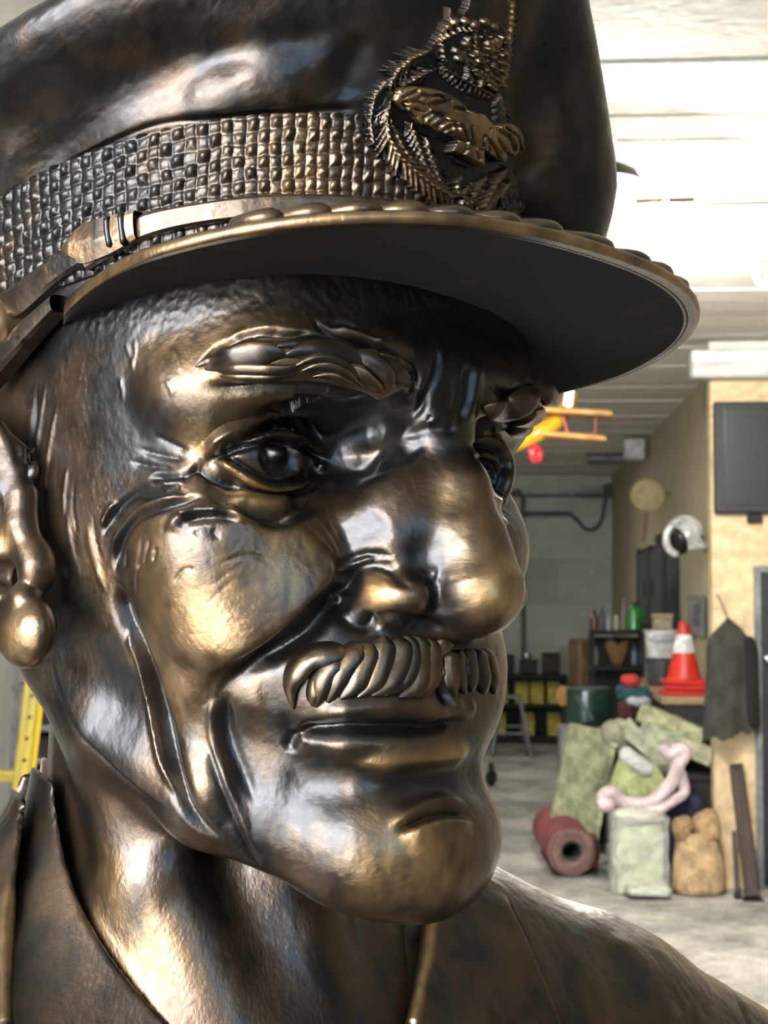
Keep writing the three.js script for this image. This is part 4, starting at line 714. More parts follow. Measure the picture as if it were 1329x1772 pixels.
{ const r = rng(5), tones = ['#aaaea5', '#a2a69d', '#b0b4ab'].map(c => M(c, 0.9, { bump: 0.003, plain: 1 })); for (let j = 0; j < 6; j++) for (let i = 0; i < 4; i++) { const w = 1.12, x = -2.9 + i * w + (j % 2) * 0.3, m = new THREE.Mesh(rbox(Math.min(w, RIGHT - x) - 0.014, 0.5, 0.02, 0.006), tones[Math.floor(r() * 3)]); m.name = 'panel'; m.position.set(x + Math.min(w, RIGHT - x) / 2, 0.28 + j * 0.515, -DEEP + 0.008); m.castShadow = m.receiveShadow = true; back.add(m); } }
const GATE = [-3.9, -0.5, 2.95];
struct('wall_front', mergeGeometries([slab(-4.6, GATE[0], 0, CEIL, FRONT - 0.2, FRONT), slab(GATE[1], 0.2, 0, CEIL, FRONT - 0.2, FRONT), slab(1.6, WIDE, 0, CEIL, FRONT - 0.2, FRONT), slab(0.2, 1.6, 0, 1.45, FRONT - 0.2, FRONT), slab(0.2, 1.6, 2.75, CEIL, FRONT - 0.2, FRONT), slab(GATE[0], GATE[1], GATE[2], CEIL, FRONT - 0.2, FRONT)]), M('#77726a', 0.9, { bump: 0.003, plain: 1 }));
{ const w = struct('added_window_1', slab(0.2, 1.6, 1.45, 2.75, FRONT - 0.12, FRONT - 0.112), new THREE.MeshPhysicalMaterial({ color: 0x8fa0ad, transmission: 1, thickness: 0, roughness: 0.5 })); part('added_window_frame', mergeGeometries([slab(0.2, 1.6, 1.45, 1.5, FRONT - 0.14, FRONT - 0.08), slab(0.2, 1.6, 2.7, 2.75, FRONT - 0.14, FRONT - 0.08), slab(0.2, 0.25, 1.5, 2.7, FRONT - 0.14, FRONT - 0.08), slab(1.55, 1.6, 1.5, 2.7, FRONT - 0.14, FRONT - 0.08)]), M('#77797a', 0.5), w); }  // added unseen window; its tinted pane puts a dim reflection on the lip
// plywood partition with a dark door
const PL = latAt(1233, PART), ply = M('#efd9b4', 0.75, { wood: true, bump: 0.001 }), partition = struct('wall_partition', slab(PL, WIDE, 0, hAt(657, PART, 1280), PART, PART + 0.14), ply);
struct('wall_above', slab(PL, WIDE, hAt(657, PART, 1280), CEIL, PART + 0.03, PART + 0.14), white);
{ const x0 = latAt(1304, PART), top = hAt(990, PART, 1315); const dark = M('#15171b', 0.5, { bump: 0.001 }), d = struct('door_1', slab(x0 + 0.035, x0 + 0.95, 0.02, top, PART - 0.03, PART - 0.001), dark);
  const f = part('door_frame', mergeGeometries([slab(x0, x0 + 0.033, 0, top + 0.033, PART - 0.045, PART - 0.001), slab(x0 + 0.033, x0 + 0.98, top + 0.002, top + 0.035, PART - 0.045, PART - 0.001)]), M('#8d8f92', 0.5, { metal: 0.3 }), d); f.castShadow = true;
  const k = atDepth(1325, 1140, PART); part('door_knob', place(lathe([[0, 0], [0.02, 0], [0.02, 0.006], [0.008, 0.01], [0.008, 0.035], [0.022, 0.045], [0.026, 0.058], [0.02, 0.07], [0, 0.074]], 24), k[0], k[1], -PART + 0.03, Math.PI / 2, 0, 0), M('#d9dadc', 0.2, { metal: 1 }), d);
  part('kick_plate', slab(x0 + 0.04, x0 + 0.94, 0.03, 0.2, PART - 0.036, PART - 0.0305), M('#2a2e36', 0.45, { metal: 0.4 }), d); }

// ---------------------------------------------------------------- lamps and what hangs from the ceiling
function pendant(px, py, dep, r, label) {
  const p = atDepth(px, py, dep), t = thing('pendant_lamp', label, 'lamp', p);
  part('lamp_shade', lathe([[0.035, 0.07], [0.05, 0.055], [r * 0.55, 0.035], [r * 0.85, 0.012], [r, -0.025], [r * 0.985, -0.028], [r * 0.83, 0.004], [r * 0.53, 0.026], [0.03, 0.05]], 40), M('#33373d', 0.4, { metal: 0.5 }), t);
  part('stem', cyl(0.012, 0.012, Math.max(0.02, CEIL - p[1] - 0.07), 12).translate(0, (CEIL - p[1] - 0.07) / 2 + 0.06, 0), M('#2b2d30', 0.5), t);
  const bulb = part('bulb', lathe([[0, -0.085], [0.03, -0.078], [0.045, -0.05], [0.04, -0.015], [0.022, 0.01], [0.02, 0.04]], 24), new THREE.MeshStandardMaterial({ color: 0xffffff, emissive: 0xfff6e6, emissiveIntensity: 12, roughness: 0.4 }), t); bulb.castShadow = false;
  const l = new THREE.PointLight(0xfffaf2, LAMP); l.castShadow = true; l.shadow.radius = 3; l.position.set(0, -0.045, 0); t.add(l); return t;
}
pendant(1030, 305, 5.3, 0.155, 'dark domed pendant lamp beside the front of the cap');
// the bare bulb that shines behind the edge of the peak
{ const p = atDepth(1128, 455, 6.6), t = thing('bare_bulb', 'bright bare bulb glaring just behind the edge of the peak', 'bulb', p);
  part('lamp_holder', cyl(0.025, 0.03, 0.07, 20).translate(0, 0.06, 0), M('#d8d4c8', 0.5), t); part('cord', cyl(0.005, 0.005, CEIL - p[1] - 0.09, 8).translate(0, 0.09 + (CEIL - p[1] - 0.09) / 2, 0), M('#333333', 0.6), t);
  const bulb = part('bulb', lathe([[0, -0.07], [0.03, -0.062], [0.043, -0.035], [0.038, 0], [0.022, 0.03], [0.02, 0.045]], 24), new THREE.MeshStandardMaterial({ color: 0xffffff, emissive: 0xfff6e6, emissiveIntensity: 14, roughness: 0.4 }), t); bulb.castShadow = false;
  const l = new THREE.PointLight(0xfffaf2, LAMP * 1.2); l.castShadow = true; l.shadow.radius = 3; l.position.set(0, -0.03, 0); t.add(l); }
{ // added tube lamps, hidden by the bust, to brighten the back of the room
  for (const [dep, label] of [[10.6, 'added unseen tube lamp under the ceiling left of the partition'], [15.2, 'added unseen tube lamp under the ceiling deep in the workshop']]) { const t = thing('added_tube_lamp', label, 'lamp', [-0.7, CEIL - 0.12, dep]); part('housing', rbox(0.14, 0.07, 1.3, 0.01).translate(0, 0.05, 0), M('#e8e8e4', 0.5), t); part('tube', place(cyl(0.02, 0.02, 1.2, 16), 0, 0, 0, Math.PI / 2, 0, 0), new THREE.MeshStandardMaterial({ color: 0xffffff, emissive: 0xffffff, emissiveIntensity: 3, roughness: 0.5 }), t); const l = new THREE.RectAreaLight(0xfffaf0, TUBE, 0.1, 1.2); l.position.set(0, -0.025, 0); l.rotation.x = -Math.PI / 2; t.add(l); } }
const hang = (t, x, z, y0) => part('thread', cyl(0.0012, 0.0012, CEIL - y0 - t.position.y, 6).translate(x, y0 + (CEIL - y0 - t.position.y) / 2, z), M('#777777', 0.6), t);
{ // yellow model biplane
  const dep = 8.6, s = dep / FPX, c = atDepth(975, 735, dep), t = thing('model_biplane', 'yellow and red model biplane hanging below the peak of the cap', 'model plane', c); const X = x => (x - 975) * s, Y = y => (735 - y) * s;
  const yel = M('#c9981c', 0.45, { clear: 0.4 }), cream = M('#d3a061', 0.5, { clear: 0.3 }), red = M('#c8252a', 0.4, { clear: 0.4 });
  const wing = (x0, y0, x1, y1) => { const w = X(x1) - X(x0), sh = new THREE.Shape(); const ch = 0.18; sh.moveTo(-ch / 2, 0); sh.quadraticCurveTo(-ch * 0.35, 0.024, 0, 0.02); sh.quadraticCurveTo(ch * 0.3, 0.014, ch / 2, 0); sh.quadraticCurveTo(0, -0.006, -ch / 2, 0); const g = new THREE.ExtrudeGeometry(sh, { depth: w, bevelEnabled: true, bevelSize: 0.008, bevelThickness: 0.012, bevelSegments: 2, curveSegments: 6 }); g.rotateY(Math.PI / 2); g.translate(X(x0), 0, 0); g.rotateZ(Math.atan2(Y(y1) - Y(y0), w) ); g.translate(0, Y((y0 + y1) / 2) - 0, 0); return g; };
  part('upper_wing', wing(880, 710, 1054, 722), cream, t); part('lower_wing', wing(868, 750, 1043, 766), cream, t);
  const body = tube([[X(880), Y(778), 0.2], [X(918), Y(758), 0.08], [X(955), Y(735), 0], [X(978), Y(705), -0.16], [X(992), Y(672), -0.4]], 0.045, 30, 14); { const p = body.attributes.position; for (let i = 0; i < p.count; i++) { const k = clamp((p.getY(i) - Y(778)) / (Y(672) - Y(778)), 0, 1); p.setX(i, p.getX(i) + (k - 0.5) * 0.004); } body.computeVertexNormals(); } part('fuselage', body, yel, t);
  part('nose_cowl', place(new THREE.SphereGeometry(0.05, 20, 14), X(876), Y(780), 0.2), red, t);
  const fin = new THREE.Shape(); fin.moveTo(0, 0); fin.lineTo(0.05, 0.02); fin.lineTo(0.06, 0.11); fin.quadraticCurveTo(0.03, 0.13, 0.015, 0.1); part('tail_fin', place(new THREE.ExtrudeGeometry(fin, { depth: 0.006, bevelEnabled: true, bevelSize: 0.002, bevelThickness: 0.002 }), X(975), Y(705), -0.12), yel, t);
  part('flash', place(rbox(0.014, 0.1, 0.02, 0.005), X(985), Y(690), -0.2, 0, 0, -0.3), red, t); part('flash', place(rbox(0.02, 0.07, 0.02, 0.005), X(925), Y(755), 0.11, 0, 0, -1.0), red, t);
  part('strut', rod([X(973), Y(722), 0.03], [X(983), Y(754), 0.03], 0.006), red, t); part('strut', rod([X(1030), Y(720), 0.03], [X(1028), Y(762), 0.03], 0.003), red, t);
  part('landing_leg', rod([X(914), Y(764), 0.05], [X(926), Y(788), 0.05], 0.008), red, t); part('wheel', place(new THREE.TorusGeometry(0.03, 0.02, 12, 24), X(926), Y(787), 0.05, 0, 0.9, 0), M('#e8313a', 0.35, { clear: 0.5 }), t);
  hang(t, X(960), 0, 0.05);
}
{ const c = atDepth(1150, 350, 5.2), t = thing('model_glider', 'tiny pale model glider hanging below the ceiling boards', 'model plane', c), m = M('#e9d3a2', 0.6), s = 5.2 / FPX; part('wing', place(rbox(105 * s, 0.006, 0.06, 0.003), 0, 0.006, 0, 0, 0, 0.01), m, t); part('fuselage', rod([-20 * s, -2 * s, -0.12], [4 * s, -8 * s, 0.1], 0.009), m, t); part('tail', place(rbox(0.06, 0.004, 0.03, 0.002), -20 * s, 0, -0.12), m, t); hang(t, 0, 0, 0.01); }
{ const c = atDepth(1300, 352, 5.2), t = thing('balsa_stick', 'long orange wooden stick hanging under the ceiling', 'stick', c), s = 5.2 / FPX; part('shaft', rod([-70 * s, 0, 0], [120 * s, 8 * s, -0.05], 0.006), M('#e0935c', 0.6, { wood: true }), t); hang(t, 20 * s, 0, 0.004); hang(t, 90 * s, -0.04, 0.008); }
{ const c = atDepth(1310, 410, 7.2), t = thing('ceiling_cable', 'grey cable looping down from the ceiling with a pale hook', 'cable', c), s = 7.2 / FPX, P = (x, y) => [(x - 1310) * s, (410 - y) * s, 0]; part('cable', tube([P(1238, 402), P(1275, 409), P(1310, 424), P(1345, 430), P(1400, 400), P(1420, 250)].map((p, i) => i === 0 ? [p[0], CEIL - c[1], 0] : p), 0.009), M('#7a7c7e', 0.5), t); part('hook', tube([P(1318, 428), P(1312, 455), P(1308, 480), P(1318, 494), P(1328, 480)], 0.012), M('#e8e8e6', 0.5), t); }
{ const a = atDepth(1196, 630, PART - 0.1), x1 = WIDE - 0.25, w = x1 - a[0], h = hAt(606, PART - 0.1, 1260) - hAt(655, PART - 0.1, 1260), t = thing('light_housing', 'long white box housing above the plywood partition', 'housing', [a[0] + w / 2, hAt(655, PART - 0.1, 1260), PART - 0.08]); part('body', rbox(w, h, 0.15, 0.012).translate(0, h / 2, 0), M('#f4f3ee', 0.5), t); part('end_plate', place(rbox(0.008, h * 0.92, 0.14, 0.003), -w / 2 - 0.004, h / 2, 0), M('#d5d4cf', 0.5), t); }

{ const h = ORIGIN.y - 1480 * UNIT; part('plinth', rbox(0.2, h, 0.2, 0.006).translate(0, h / 2 + 0.013, 0), M('#2b2622', 0.6, { wood: true }), bust); }

// ---------------------------------------------------------------- right wall
{ const c = atDepth(1121, 857, 13.2), r = 0.13, t = thing('straw_fan', 'round woven straw fan with a stick handle on the right wall', 'fan', c), str = M('#cfc08c', 0.9, { bump: 0.004 }); part('blade', place(lathe([[0, 0.012], [r * 0.6, 0.01], [r * 0.95, 0.006], [r, 0], [r * 0.95, -0.006], [0, -0.01]], 48), 0, 0, 0, Math.PI / 2, 0, 0), str, t); part('rim', new THREE.TorusGeometry(r, 0.009, 10, 48), M('#b5a572', 0.9), t);
  for (let i = 0; i < 8; i++) part('rib', place(rbox(r * 1.9, 0.012, 0.008, 0.003), 0, 0, 0.012, 0, 0, i * Math.PI / 8), M('#ddd0a2', 0.9), t); const s = 13.2 / FPX; part('handle', rod([-2 * s, -28 * s, 0], [-9 * s, -80 * s, 0], 0.018), M('#8f6f56', 0.8, { wood: true }), t); part('hanger', rod([0, 0, -0.02], [RIGHT - c[0] - 0.004, 0.02, -0.1], 0.006), M('#555', 0.5, { metal: 0.8 }), t); }
{ const dep = 10.8, c = atDepth(1180, 925, dep), t = thing('motorbike_helmet', 'white helmet with dark visor opening hanging on the wall', 'helmet', c, { ry: 0.5 }), s = dep / FPX, wh = M('#f2f2f0', 0.25, { clear: 0.8 });
  part('shell', place(new THREE.SphereGeometry(0.125, 40, 28, 0, Math.PI * 2, 0, 2.0).scale(0.95, 1.05, 1.15), 0.02, 0, 0, 0.2, 0, -0.35), wh, t); part('chin_guard', place(new THREE.TorusGeometry(0.125, 0.022, 12, 40, 2.3).scale(0.95, 1.1, 1), -0.02, -0.02, 0.08, 0.1, -0.3, 2.0), wh, t); part('eye_port', place(new THREE.SphereGeometry(0.1, 30, 20).scale(0.42, 0.95, 0.8), -0.07, -0.045, 0.055, 0, 0, 0.45), M('#111214', 0.3), t); part('neck_roll', place(new THREE.TorusGeometry(0.1, 0.028, 10, 32, 3.4), 0.05, -0.1, 0.02, 1.3, 0, 0.4), M('#dcdcd8', 0.6), t);
  part('scuff', place(rbox(0.05, 0.012, 0.02, 0.004), 0.06, -0.02, 0.135, 0, 0.3, -0.5), M('#555555', 0.6), t); part('hook', rod([0.03, 0.1, -0.05], [RIGHT - c[0] - 0.005, 0.12, -0.1], 0.006), M('#555', 0.5, { metal: 0.8 }), t); }
{ const d0 = 12.7, d1 = 15.0, y1 = hAt(945, 14, 1150), y0 = 1.35, w = d1 - d0, t = thing('wall_cabinet', 'tall dark cabinet with two grey doors on the right wall', 'cabinet', [RIGHT, y0, (d0 + d1) / 2]), dk = M('#1d1f1c', 0.6), pan = M('#4c4f4d', 0.5), h = y1 - y0;
  part('case', rbox(0.1, h, w, 0.01).translate(-0.051, h / 2, 0), dk, t); for (const z of [-w / 4, w / 4]) { const dr = part('door', rbox(0.02, h - 0.1, w / 2 - 0.16, 0.006).translate(-0.112, h / 2, z), pan, t); part('handle', rod([-0.13, h / 2 - 0.06, z * 0.6], [-0.13, h / 2 + 0.06, z * 0.6], 0.008), dk, dr); } for (const z of [-w / 2 + 0.05, 0, w / 2 - 0.05]) part('stile', rbox(0.03, h, 0.11, 0.004).translate(-0.115, h / 2, z), dk, t); part('cloth_on_top', lump(rbox(0.09, 0.08, 0.6, 0.03, 4), 0.02, 9).translate(-0.05, h + 0.04, 0.5), M('#4a2f35', 0.9), t); }
{ const c = atDepth(1228, 1008, 10.75), t = thing('hanging_strap', 'black strap hanging beside the plywood edge', 'strap', [RIGHT - 0.05, hAt(1068, 10.3, 1228), 10.3]), h = hAt(945, 10.3, 1228) - hAt(1068, 10.3, 1228); part('webbing', lump(rbox(0.03, h, 0.1, 0.012, 4), 0.02, 7), M('#151515', 0.8), t).position.y = h / 2; part('buckle', rbox(0.045, 0.05, 0.12, 0.01).translate(0, h * 0.55, 0), M('#222', 0.3, { metal: 0.6 }), t); part('nail', rod([0, h - 0.02, 0], [0.05, h - 0.01, 0], 0.004), M('#777', 0.4, { metal: 1 }), t); }
{ const d0 = 11.05, d1 = 12.0, t = thing('paper_sheet', 'grey paper sheet pinned low on the right wall', 'paper', [RIGHT - 0.02, hAt(1100, 11.5, 1200), (d0 + d1) / 2]), h = hAt(1030, 11.5, 1200) - hAt(1100, 11.5, 1200); part('sheet', rbox(0.004, h, d1 - d0, 0.001).translate(0, h / 2, 0), M('#9a9a98', 0.8), t); part('dark_print', rbox(0.002, h * 0.55, 0.35, 0.001).translate(-0.0035, h * 0.5, 0.1), M('#6f7072', 0.8), t); part('pin', place(new THREE.SphereGeometry(0.008, 10, 8), -0.004, h - 0.02, 0), M('#b33', 0.4), t); }
{ const c = atDepth(1097, 797, 15.05), t = thing('junction_box', 'white box in the corner under the ceiling', 'box', [RIGHT - 0.14, c[1], 15.05]); part('case', rbox(0.2, 0.2, 0.2, 0.02).translate(0, 0.1, 0), M('#c9cac8', 0.5), t); part('lid', rbox(0.17, 0.17, 0.012, 0.006).translate(0, 0.1, 0.105), M('#dcdcda', 0.5), t); part('bracket', rbox(0.06, CEIL - c[1] - 0.23, 0.04, 0.005).translate(0, 0.2 + (CEIL - c[1] - 0.23) / 2, 0), M('#555', 0.5), t); part('duct', place(cyl(0.05, 0.05, 0.35, 20), -0.25, 0.02, 0.02, 0, 0, Math.PI / 2), M('#6c6f70', 0.5, { metal: 0.4 }), t); }
// back wall pipes
{ const dep = DEEP - 0.06, s = dep / FPX, c = atDepth(960, 890, dep), t = thing('wall_conduit', 'grey conduit with a drooping hose along the far wall', 'pipe', c), P = (x, y) => [(x - 960) * s, (890 - y) * s, 0], pm = M('#5f625c', 0.6); part('pipe', rod(P(820, 889), P(985, 889), 0.028), pm, t); part('pipe', rod(P(820, 857), P(1045, 858), 0.02), M('#747870', 0.6), t); part('riser', rod(P(905, 1150), P(905, 862), 0.03), M('#73776c', 0.6), t); part('hose', tube([P(985, 889), P(998, 900), P(1012, 915), P(1028, 916), P(1040, 900), P(1046, 870), P(1053, 845), P(1058, 838)], 0.022), pm, t); part('valve', lump(rbox(0.12, 0.16, 0.08, 0.02), 0.02, 9).translate(...P(1052, 850)), M('#6a6d67', 0.6), t); part('bend', tube([P(880, 856), P(898, 850), P(906, 862)], 0.022), pm, t); }

// ---------------------------------------------------------------- workbench and what stands on it
const BH = 1.02, BL = latAt(1141, 10.35), benchTop = M('#b09a78', 0.7, { wood: true });
{ const t = thing('workbench', 'long dark workbench with a tan top along the right wall', 'workbench', [(BL + RIGHT) / 2, 0, 11.6]), w = RIGHT - BL - 0.02, L = 2.5, dk = M('#1b1b1a', 0.7); part('top', rbox(w, 0.05, L, 0.008).translate(0, BH - 0.025, 0), benchTop, t); part('front_panel', rbox(w - 0.04, BH - 0.1, 0.03, 0.004).translate(0, (BH - 0.1) / 2 + 0.04, L / 2 - 0.04), dk, t); part('side_panel', rbox(0.03, BH - 0.1, L - 0.1, 0.004).translate(-w / 2 + 0.03, (BH - 0.1) / 2 + 0.04, 0), dk, t); for (const z of [-1, 1]) for (const x of [-1, 1]) part('leg', rbox(0.07, BH - 0.05, 0.07, 0.006).translate(x * (w / 2 - 0.06), (BH - 0.05) / 2, z * (L / 2 - 0.08)), dk, t); }
{ const dep = 10.55, c = atDepth(1184, 1200, dep), s = dep / FPX, red = M('#f0341f', 0.45), whiteBand = M('#ffffff', 0.35); const hull = (y0, t) => { part('base', rbox(0.27, 0.03, 0.27, 0.012, 3).translate(0, 0.016, 0), red, t); part('cone_body', lathe([[0.112, 0.025], [0.104, 0.05], [0.066, 0.235], [0.0655, 0.236], [0.104 - 0.01, 0.05]], 40), red, t); };
  for (let k = 0; k < 2; k++) { const t = thing('traffic_cone', k ? 'orange cone base second from the bottom of the nested stack' : 'lowest orange cone base of the stack on the bench', 'traffic cone', [c[0] + (k ? 0.006 : -0.008), BH + k * 0.033, dep], { ry: 0.1 - 0.2 * k, group: 'nested traffic cones' }); part('base', rbox(0.27, 0.03, 0.27, 0.012, 3).translate(0, 0.0155, 0), red, t); part('cone_body', lathe([[0.112, 0.03], [0.1105, 0.0325], [0.105, 0.0325], [0.106, 0.03]], 40), red, t); }
  const t = thing('traffic_cone', 'orange traffic cone with a white collar on top of the stack', 'traffic cone', [c[0], BH + 0.066, dep], { ry: 0.05, group: 'nested traffic cones' }); part('base', rbox(0.265, 0.03, 0.265, 0.012, 3).translate(0, 0.0155, 0), red, t); part('cone_body', lathe([[0.112, 0.025], [0.104, 0.05], [0.03, 0.375], [0.026, 0.387], [0.018, 0.392], [0.012, 0.39]], 40), red, t); const y0 = hAt(1129, dep) - (BH + 0.066), y1 = hAt(1098, dep) - (BH + 0.066), r = y => lerp(0.104, 0.03, (y - 0.05) / 0.325) + 0.0025; part('reflective_collar', lathe([[r(y0) - 0.003, y0], [r(y0), y0], [r(y1), y1], [r(y1) - 0.003, y1]], 40), whiteBand, t); }
{ const dep = 11.7, s = dep / FPX, a = latAt(1143, dep), t = thing('storage_tub', 'dark grey tub under the white bucket on the bench', 'tub', [a, BH, dep]), h = hAt(1142, dep) - BH; part('tub_body', lathe([[0, 0.004], [0.085, 0.004], [0.095, 0.02], [0.105, h - 0.01], [0.112, h], [0.1, h]], 36), M('#4b5052', 0.4, { clear: 0.3 }), t); part('lid', lathe([[0, h + 0.001], [0.114, h + 0.001], [0.114, h + 0.012], [0, h + 0.014]], 36), M('#5f6466', 0.4), t);
  const h2 = hAt(1091, dep) - (BH + h + 0.014), b = thing('bucket', 'white plastic bucket standing on a dark tub', 'bucket', [a, BH + h + 0.014, dep]); part('bucket_body', lathe([[0, 0], [0.088, 0], [0.095, 0.008], [0.11, h2 - 0.02], [0.118, h2 - 0.015], [0.118, h2], [0.106, h2]], 40), M('#f3f3f2', 0.35, { clear: 0.3 }), b); part('lid', lathe([[0, h2 + 0.002], [0.112, h2 + 0.001], [0.116, h2 + 0.006], [0, h2 + 0.008]], 36), M('#e9e9e8', 0.4), b); part('label', place(new THREE.CylinderGeometry(0.1085, 0.102, 0.05, 24, 1, true, -0.7, 1.0), 0.001, h2 * 0.6, 0), M('#d2d6d8', 0.5), b); part('handle', tube([[-0.118, h2 - 0.03, 0], [-0.06, h2 - 0.07, 0.1], [0.06, h2 - 0.07, 0.1], [0.118, h2 - 0.03, 0]], 0.004), M('#aaaaaa', 0.4, { metal: 0.8 }), b);
  const h3 = hAt(1064, dep) - hAt(1091, dep), k = thing('card_box', 'small beige box on the lid of the white bucket', 'box', [a + 0.01, BH + h + 0.014 + h2 + 0.008, dep]); part('box_body', rbox(0.13, h3 * 0.75, 0.12, 0.006).translate(0, h3 * 0.375, 0), M('#a89b7c', 0.8), k); part('lid', rbox(0.145, h3 * 0.25, 0.135, 0.006).translate(0, h3 * 0.875, 0), M('#b6a987', 0.8), k); }

// ---------------------------------------------------------------- on and before the partition
{ const dep = PART - 0.001, x0 = latAt(1236, dep), y1 = hAt(697, dep, 1280), y0 = hAt(889, dep, 1280), w = 1.05, h = y1 - y0, t = thing('wall_screen', 'large black screen mounted on the plywood partition', 'screen', [x0 + w / 2, y0, dep]); part('frame', rbox(w, h, 0.07, 0.014, 3).translate(0, h / 2, 0.036), M('#191a1c', 0.55), t); part('glass', rbox(w - 0.09, h - 0.08, 0.008, 0.003).translate(0.01, h / 2, 0.072), M('#0d0e10', 0.4, { clear: 0.3, bump: 0 }), t); part('bracket', rbox(0.08, 0.05, 0.04, 0.004).translate(-0.3, -0.026, 0.03), M('#0a0a0a', 0.6), t); }
{ const dep = PART - 0.1, s = dep / FPX, c = atDepth(1265, 1282, dep), t = thing('hanging_coat', 'black coat hanging from a string on the plywood', 'coat', c), P = (x, y) => [(x - 1265) * s, (1282 - y) * s];
  const right = [[1262, 1072], [1285, 1092], [1299, 1115], [1303, 1160], [1308, 1220], [1312, 1270]], left = [[1262, 1072], [1243, 1092], [1227, 1112], [1224, 1160], [1220, 1220], [1217, 1262]]; const pos = [], idx = [], N = 40, K = 26, r = rng(8), L = spline(left.map(p => [p[1], p[0]])), Rr = spline(right.map(p => [p[1], p[0]]));
  const row = (v, back) => { for (let i = 0; i <= N; i++) { const u = i / N, y = lerp(1072, 1272 + 12 * noise(u * 7, 3, 1) + (u > 0.5 ? -4 : 6), v), x = lerp(L(y), Rr(y), u), q = P(x, y), e = Math.sin(Math.PI * u), fold = 0.012 * Math.sin(u * 13 + 2 * v) * sstep(0.05, 0.5, v) + 0.009 * noise(u * 9, v * 2, 6) * v; pos.push(q[0], q[1], back ? -0.02 * e : (0.085 * Math.pow(e, 0.6) + fold * e) * (0.4 + 0.6 * sstep(0, 0.25, v))); } };
  for (let j = 0; j <= K; j++) row(j / K, false); for (let j = 0; j <= K; j++) row(j / K, true); const m = N + 1, off = (K + 1) * m; for (let j = 0; j < K; j++) for (let i = 0; i < N; i++) { const a = j * m + i; idx.push(a, a + m, a + 1, a + 1, a + m, a + m + 1); const b = off + a; idx.push(b, b + 1, b + m, b + 1, b + m + 1, b + m); } for (let j = 0; j < K; j++) for (const i of [0, N]) { const a = j * m + i, b = off + a; idx.push(a, b, a + m, b, b + m, a + m); } for (let i = 0; i < N; i++) { const a = K * m + i, b = off + a; idx.push(a, b, a + 1, b, b + 1, a + 1); }
  const g = new THREE.BufferGeometry(); g.setAttribute('position', new THREE.Float32BufferAttribute(pos, 3)); g.setIndex(idx); g.computeVertexNormals(); part('body', worldUV(g, 3), M('#3d3b37', 0.95, { sheen: true }), t); const sl = lump(new THREE.CapsuleGeometry(0.05, 0.42, 6, 20), 0.02, 8); part('sleeve', place(sl, ...P(1296, 1185), 0.02, 0, 0, 0.04), M('#151514', 0.95), t); part('string', tube([[...P(1262, 1074), 0.02], [...P(1257, 1060), 0], [...P(1250, 1040), -0.03], [...P(1247, 1034), -0.09]], 0.004), M('#8f7f60', 0.8), t); }
{ const a = atDepth(1274, 1330, PART - 0.04), f = onFloor(1302, 1558), t = thing('steel_bar', 'brown steel bar leaning against the plywood partition', 'bar', [f[0], 0.0, f[2]]), top = [a[0] - f[0], a[1], f[2] - a[2]]; part('bar_body', (() => { const g = rbox(0.075, Math.hypot(...top), 0.05, 0.008); const q = new THREE.Quaternion().setFromUnitVectors(new THREE.Vector3(0, 1, 0), new THREE.Vector3(...top).normalize()); g.applyQuaternion(q); g.translate(top[0] / 2, top[1] / 2 + 0.012, top[2] / 2); return g; })(), M('#4b3c36', 0.6, { metal: 0.4 }), t); part('end_cap', place(cyl(0.037, 0.037, 0.03, 20), top[0], top[1] + 0.01, top[2], 0, 0, 0.1), M('#5a4a42', 0.6, { metal: 0.4 }), t); part('foot_plate', rbox(0.11, 0.012, 0.1, 0.004).translate(0, 0.007, 0), M('#3a302c', 0.6, { metal: 0.4 }), t); }
{ const f = onFloor(1276, 1556), a = atDepth(1270, 1440, PART - 0.06), t = thing('thin_rod', 'thin grey rod leaning beside the brown steel bar', 'rod', [f[0], 0, f[2]]), top = [a[0] - f[0], a[1], f[2] - a[2]]; part('shaft', rod([0, 0.01, 0], top, 0.013), M('#6b6b69', 0.5, { metal: 0.6 }), t); part('tip', new THREE.SphereGeometry(0.022, 14, 10).translate(0, 0.022, 0), M('#2a2a2a', 0.7), t); }

// ---------------------------------------------------------------- the heap of foam before the bench
const foam = M('#c3c69a', 0.95, { bump: 0.006 }), foamPale = M('#d6d9b8', 0.95, { bump: 0.006 }), foamGrey = M('#b9bba2', 0.95, { bump: 0.006 });
function orient(t, A, B) { const a = new THREE.Vector3(...A), b = new THREE.Vector3(...B); return new THREE.Quaternion().setFromUnitVectors(new THREE.Vector3(1, 0, 0), b.sub(a).normalize()); }
{ const dep = 10.0, x0 = latAt(1058, dep), x1 = latAt(1228, dep), h = hAt(1345, dep), t = thing('storage_crate', 'dark crate half buried under the foam heap', 'crate', [(x0 + x1) / 2, 0, dep]), m = M('#1f201e', 0.8); for (const z of [-0.22, 0.22]) part('side', rbox(x1 - x0, h, 0.02, 0.004).translate(0, h / 2, z), m, t); for (const x of [-1, 1]) part('end', rbox(0.02, h, 0.42, 0.004).translate(x * ((x1 - x0) / 2 - 0.011), h / 2, 0), m, t); part('lid', rbox(x1 - x0, 0.02, 0.46, 0.004).translate(0, h + 0.011, 0), m, t); }
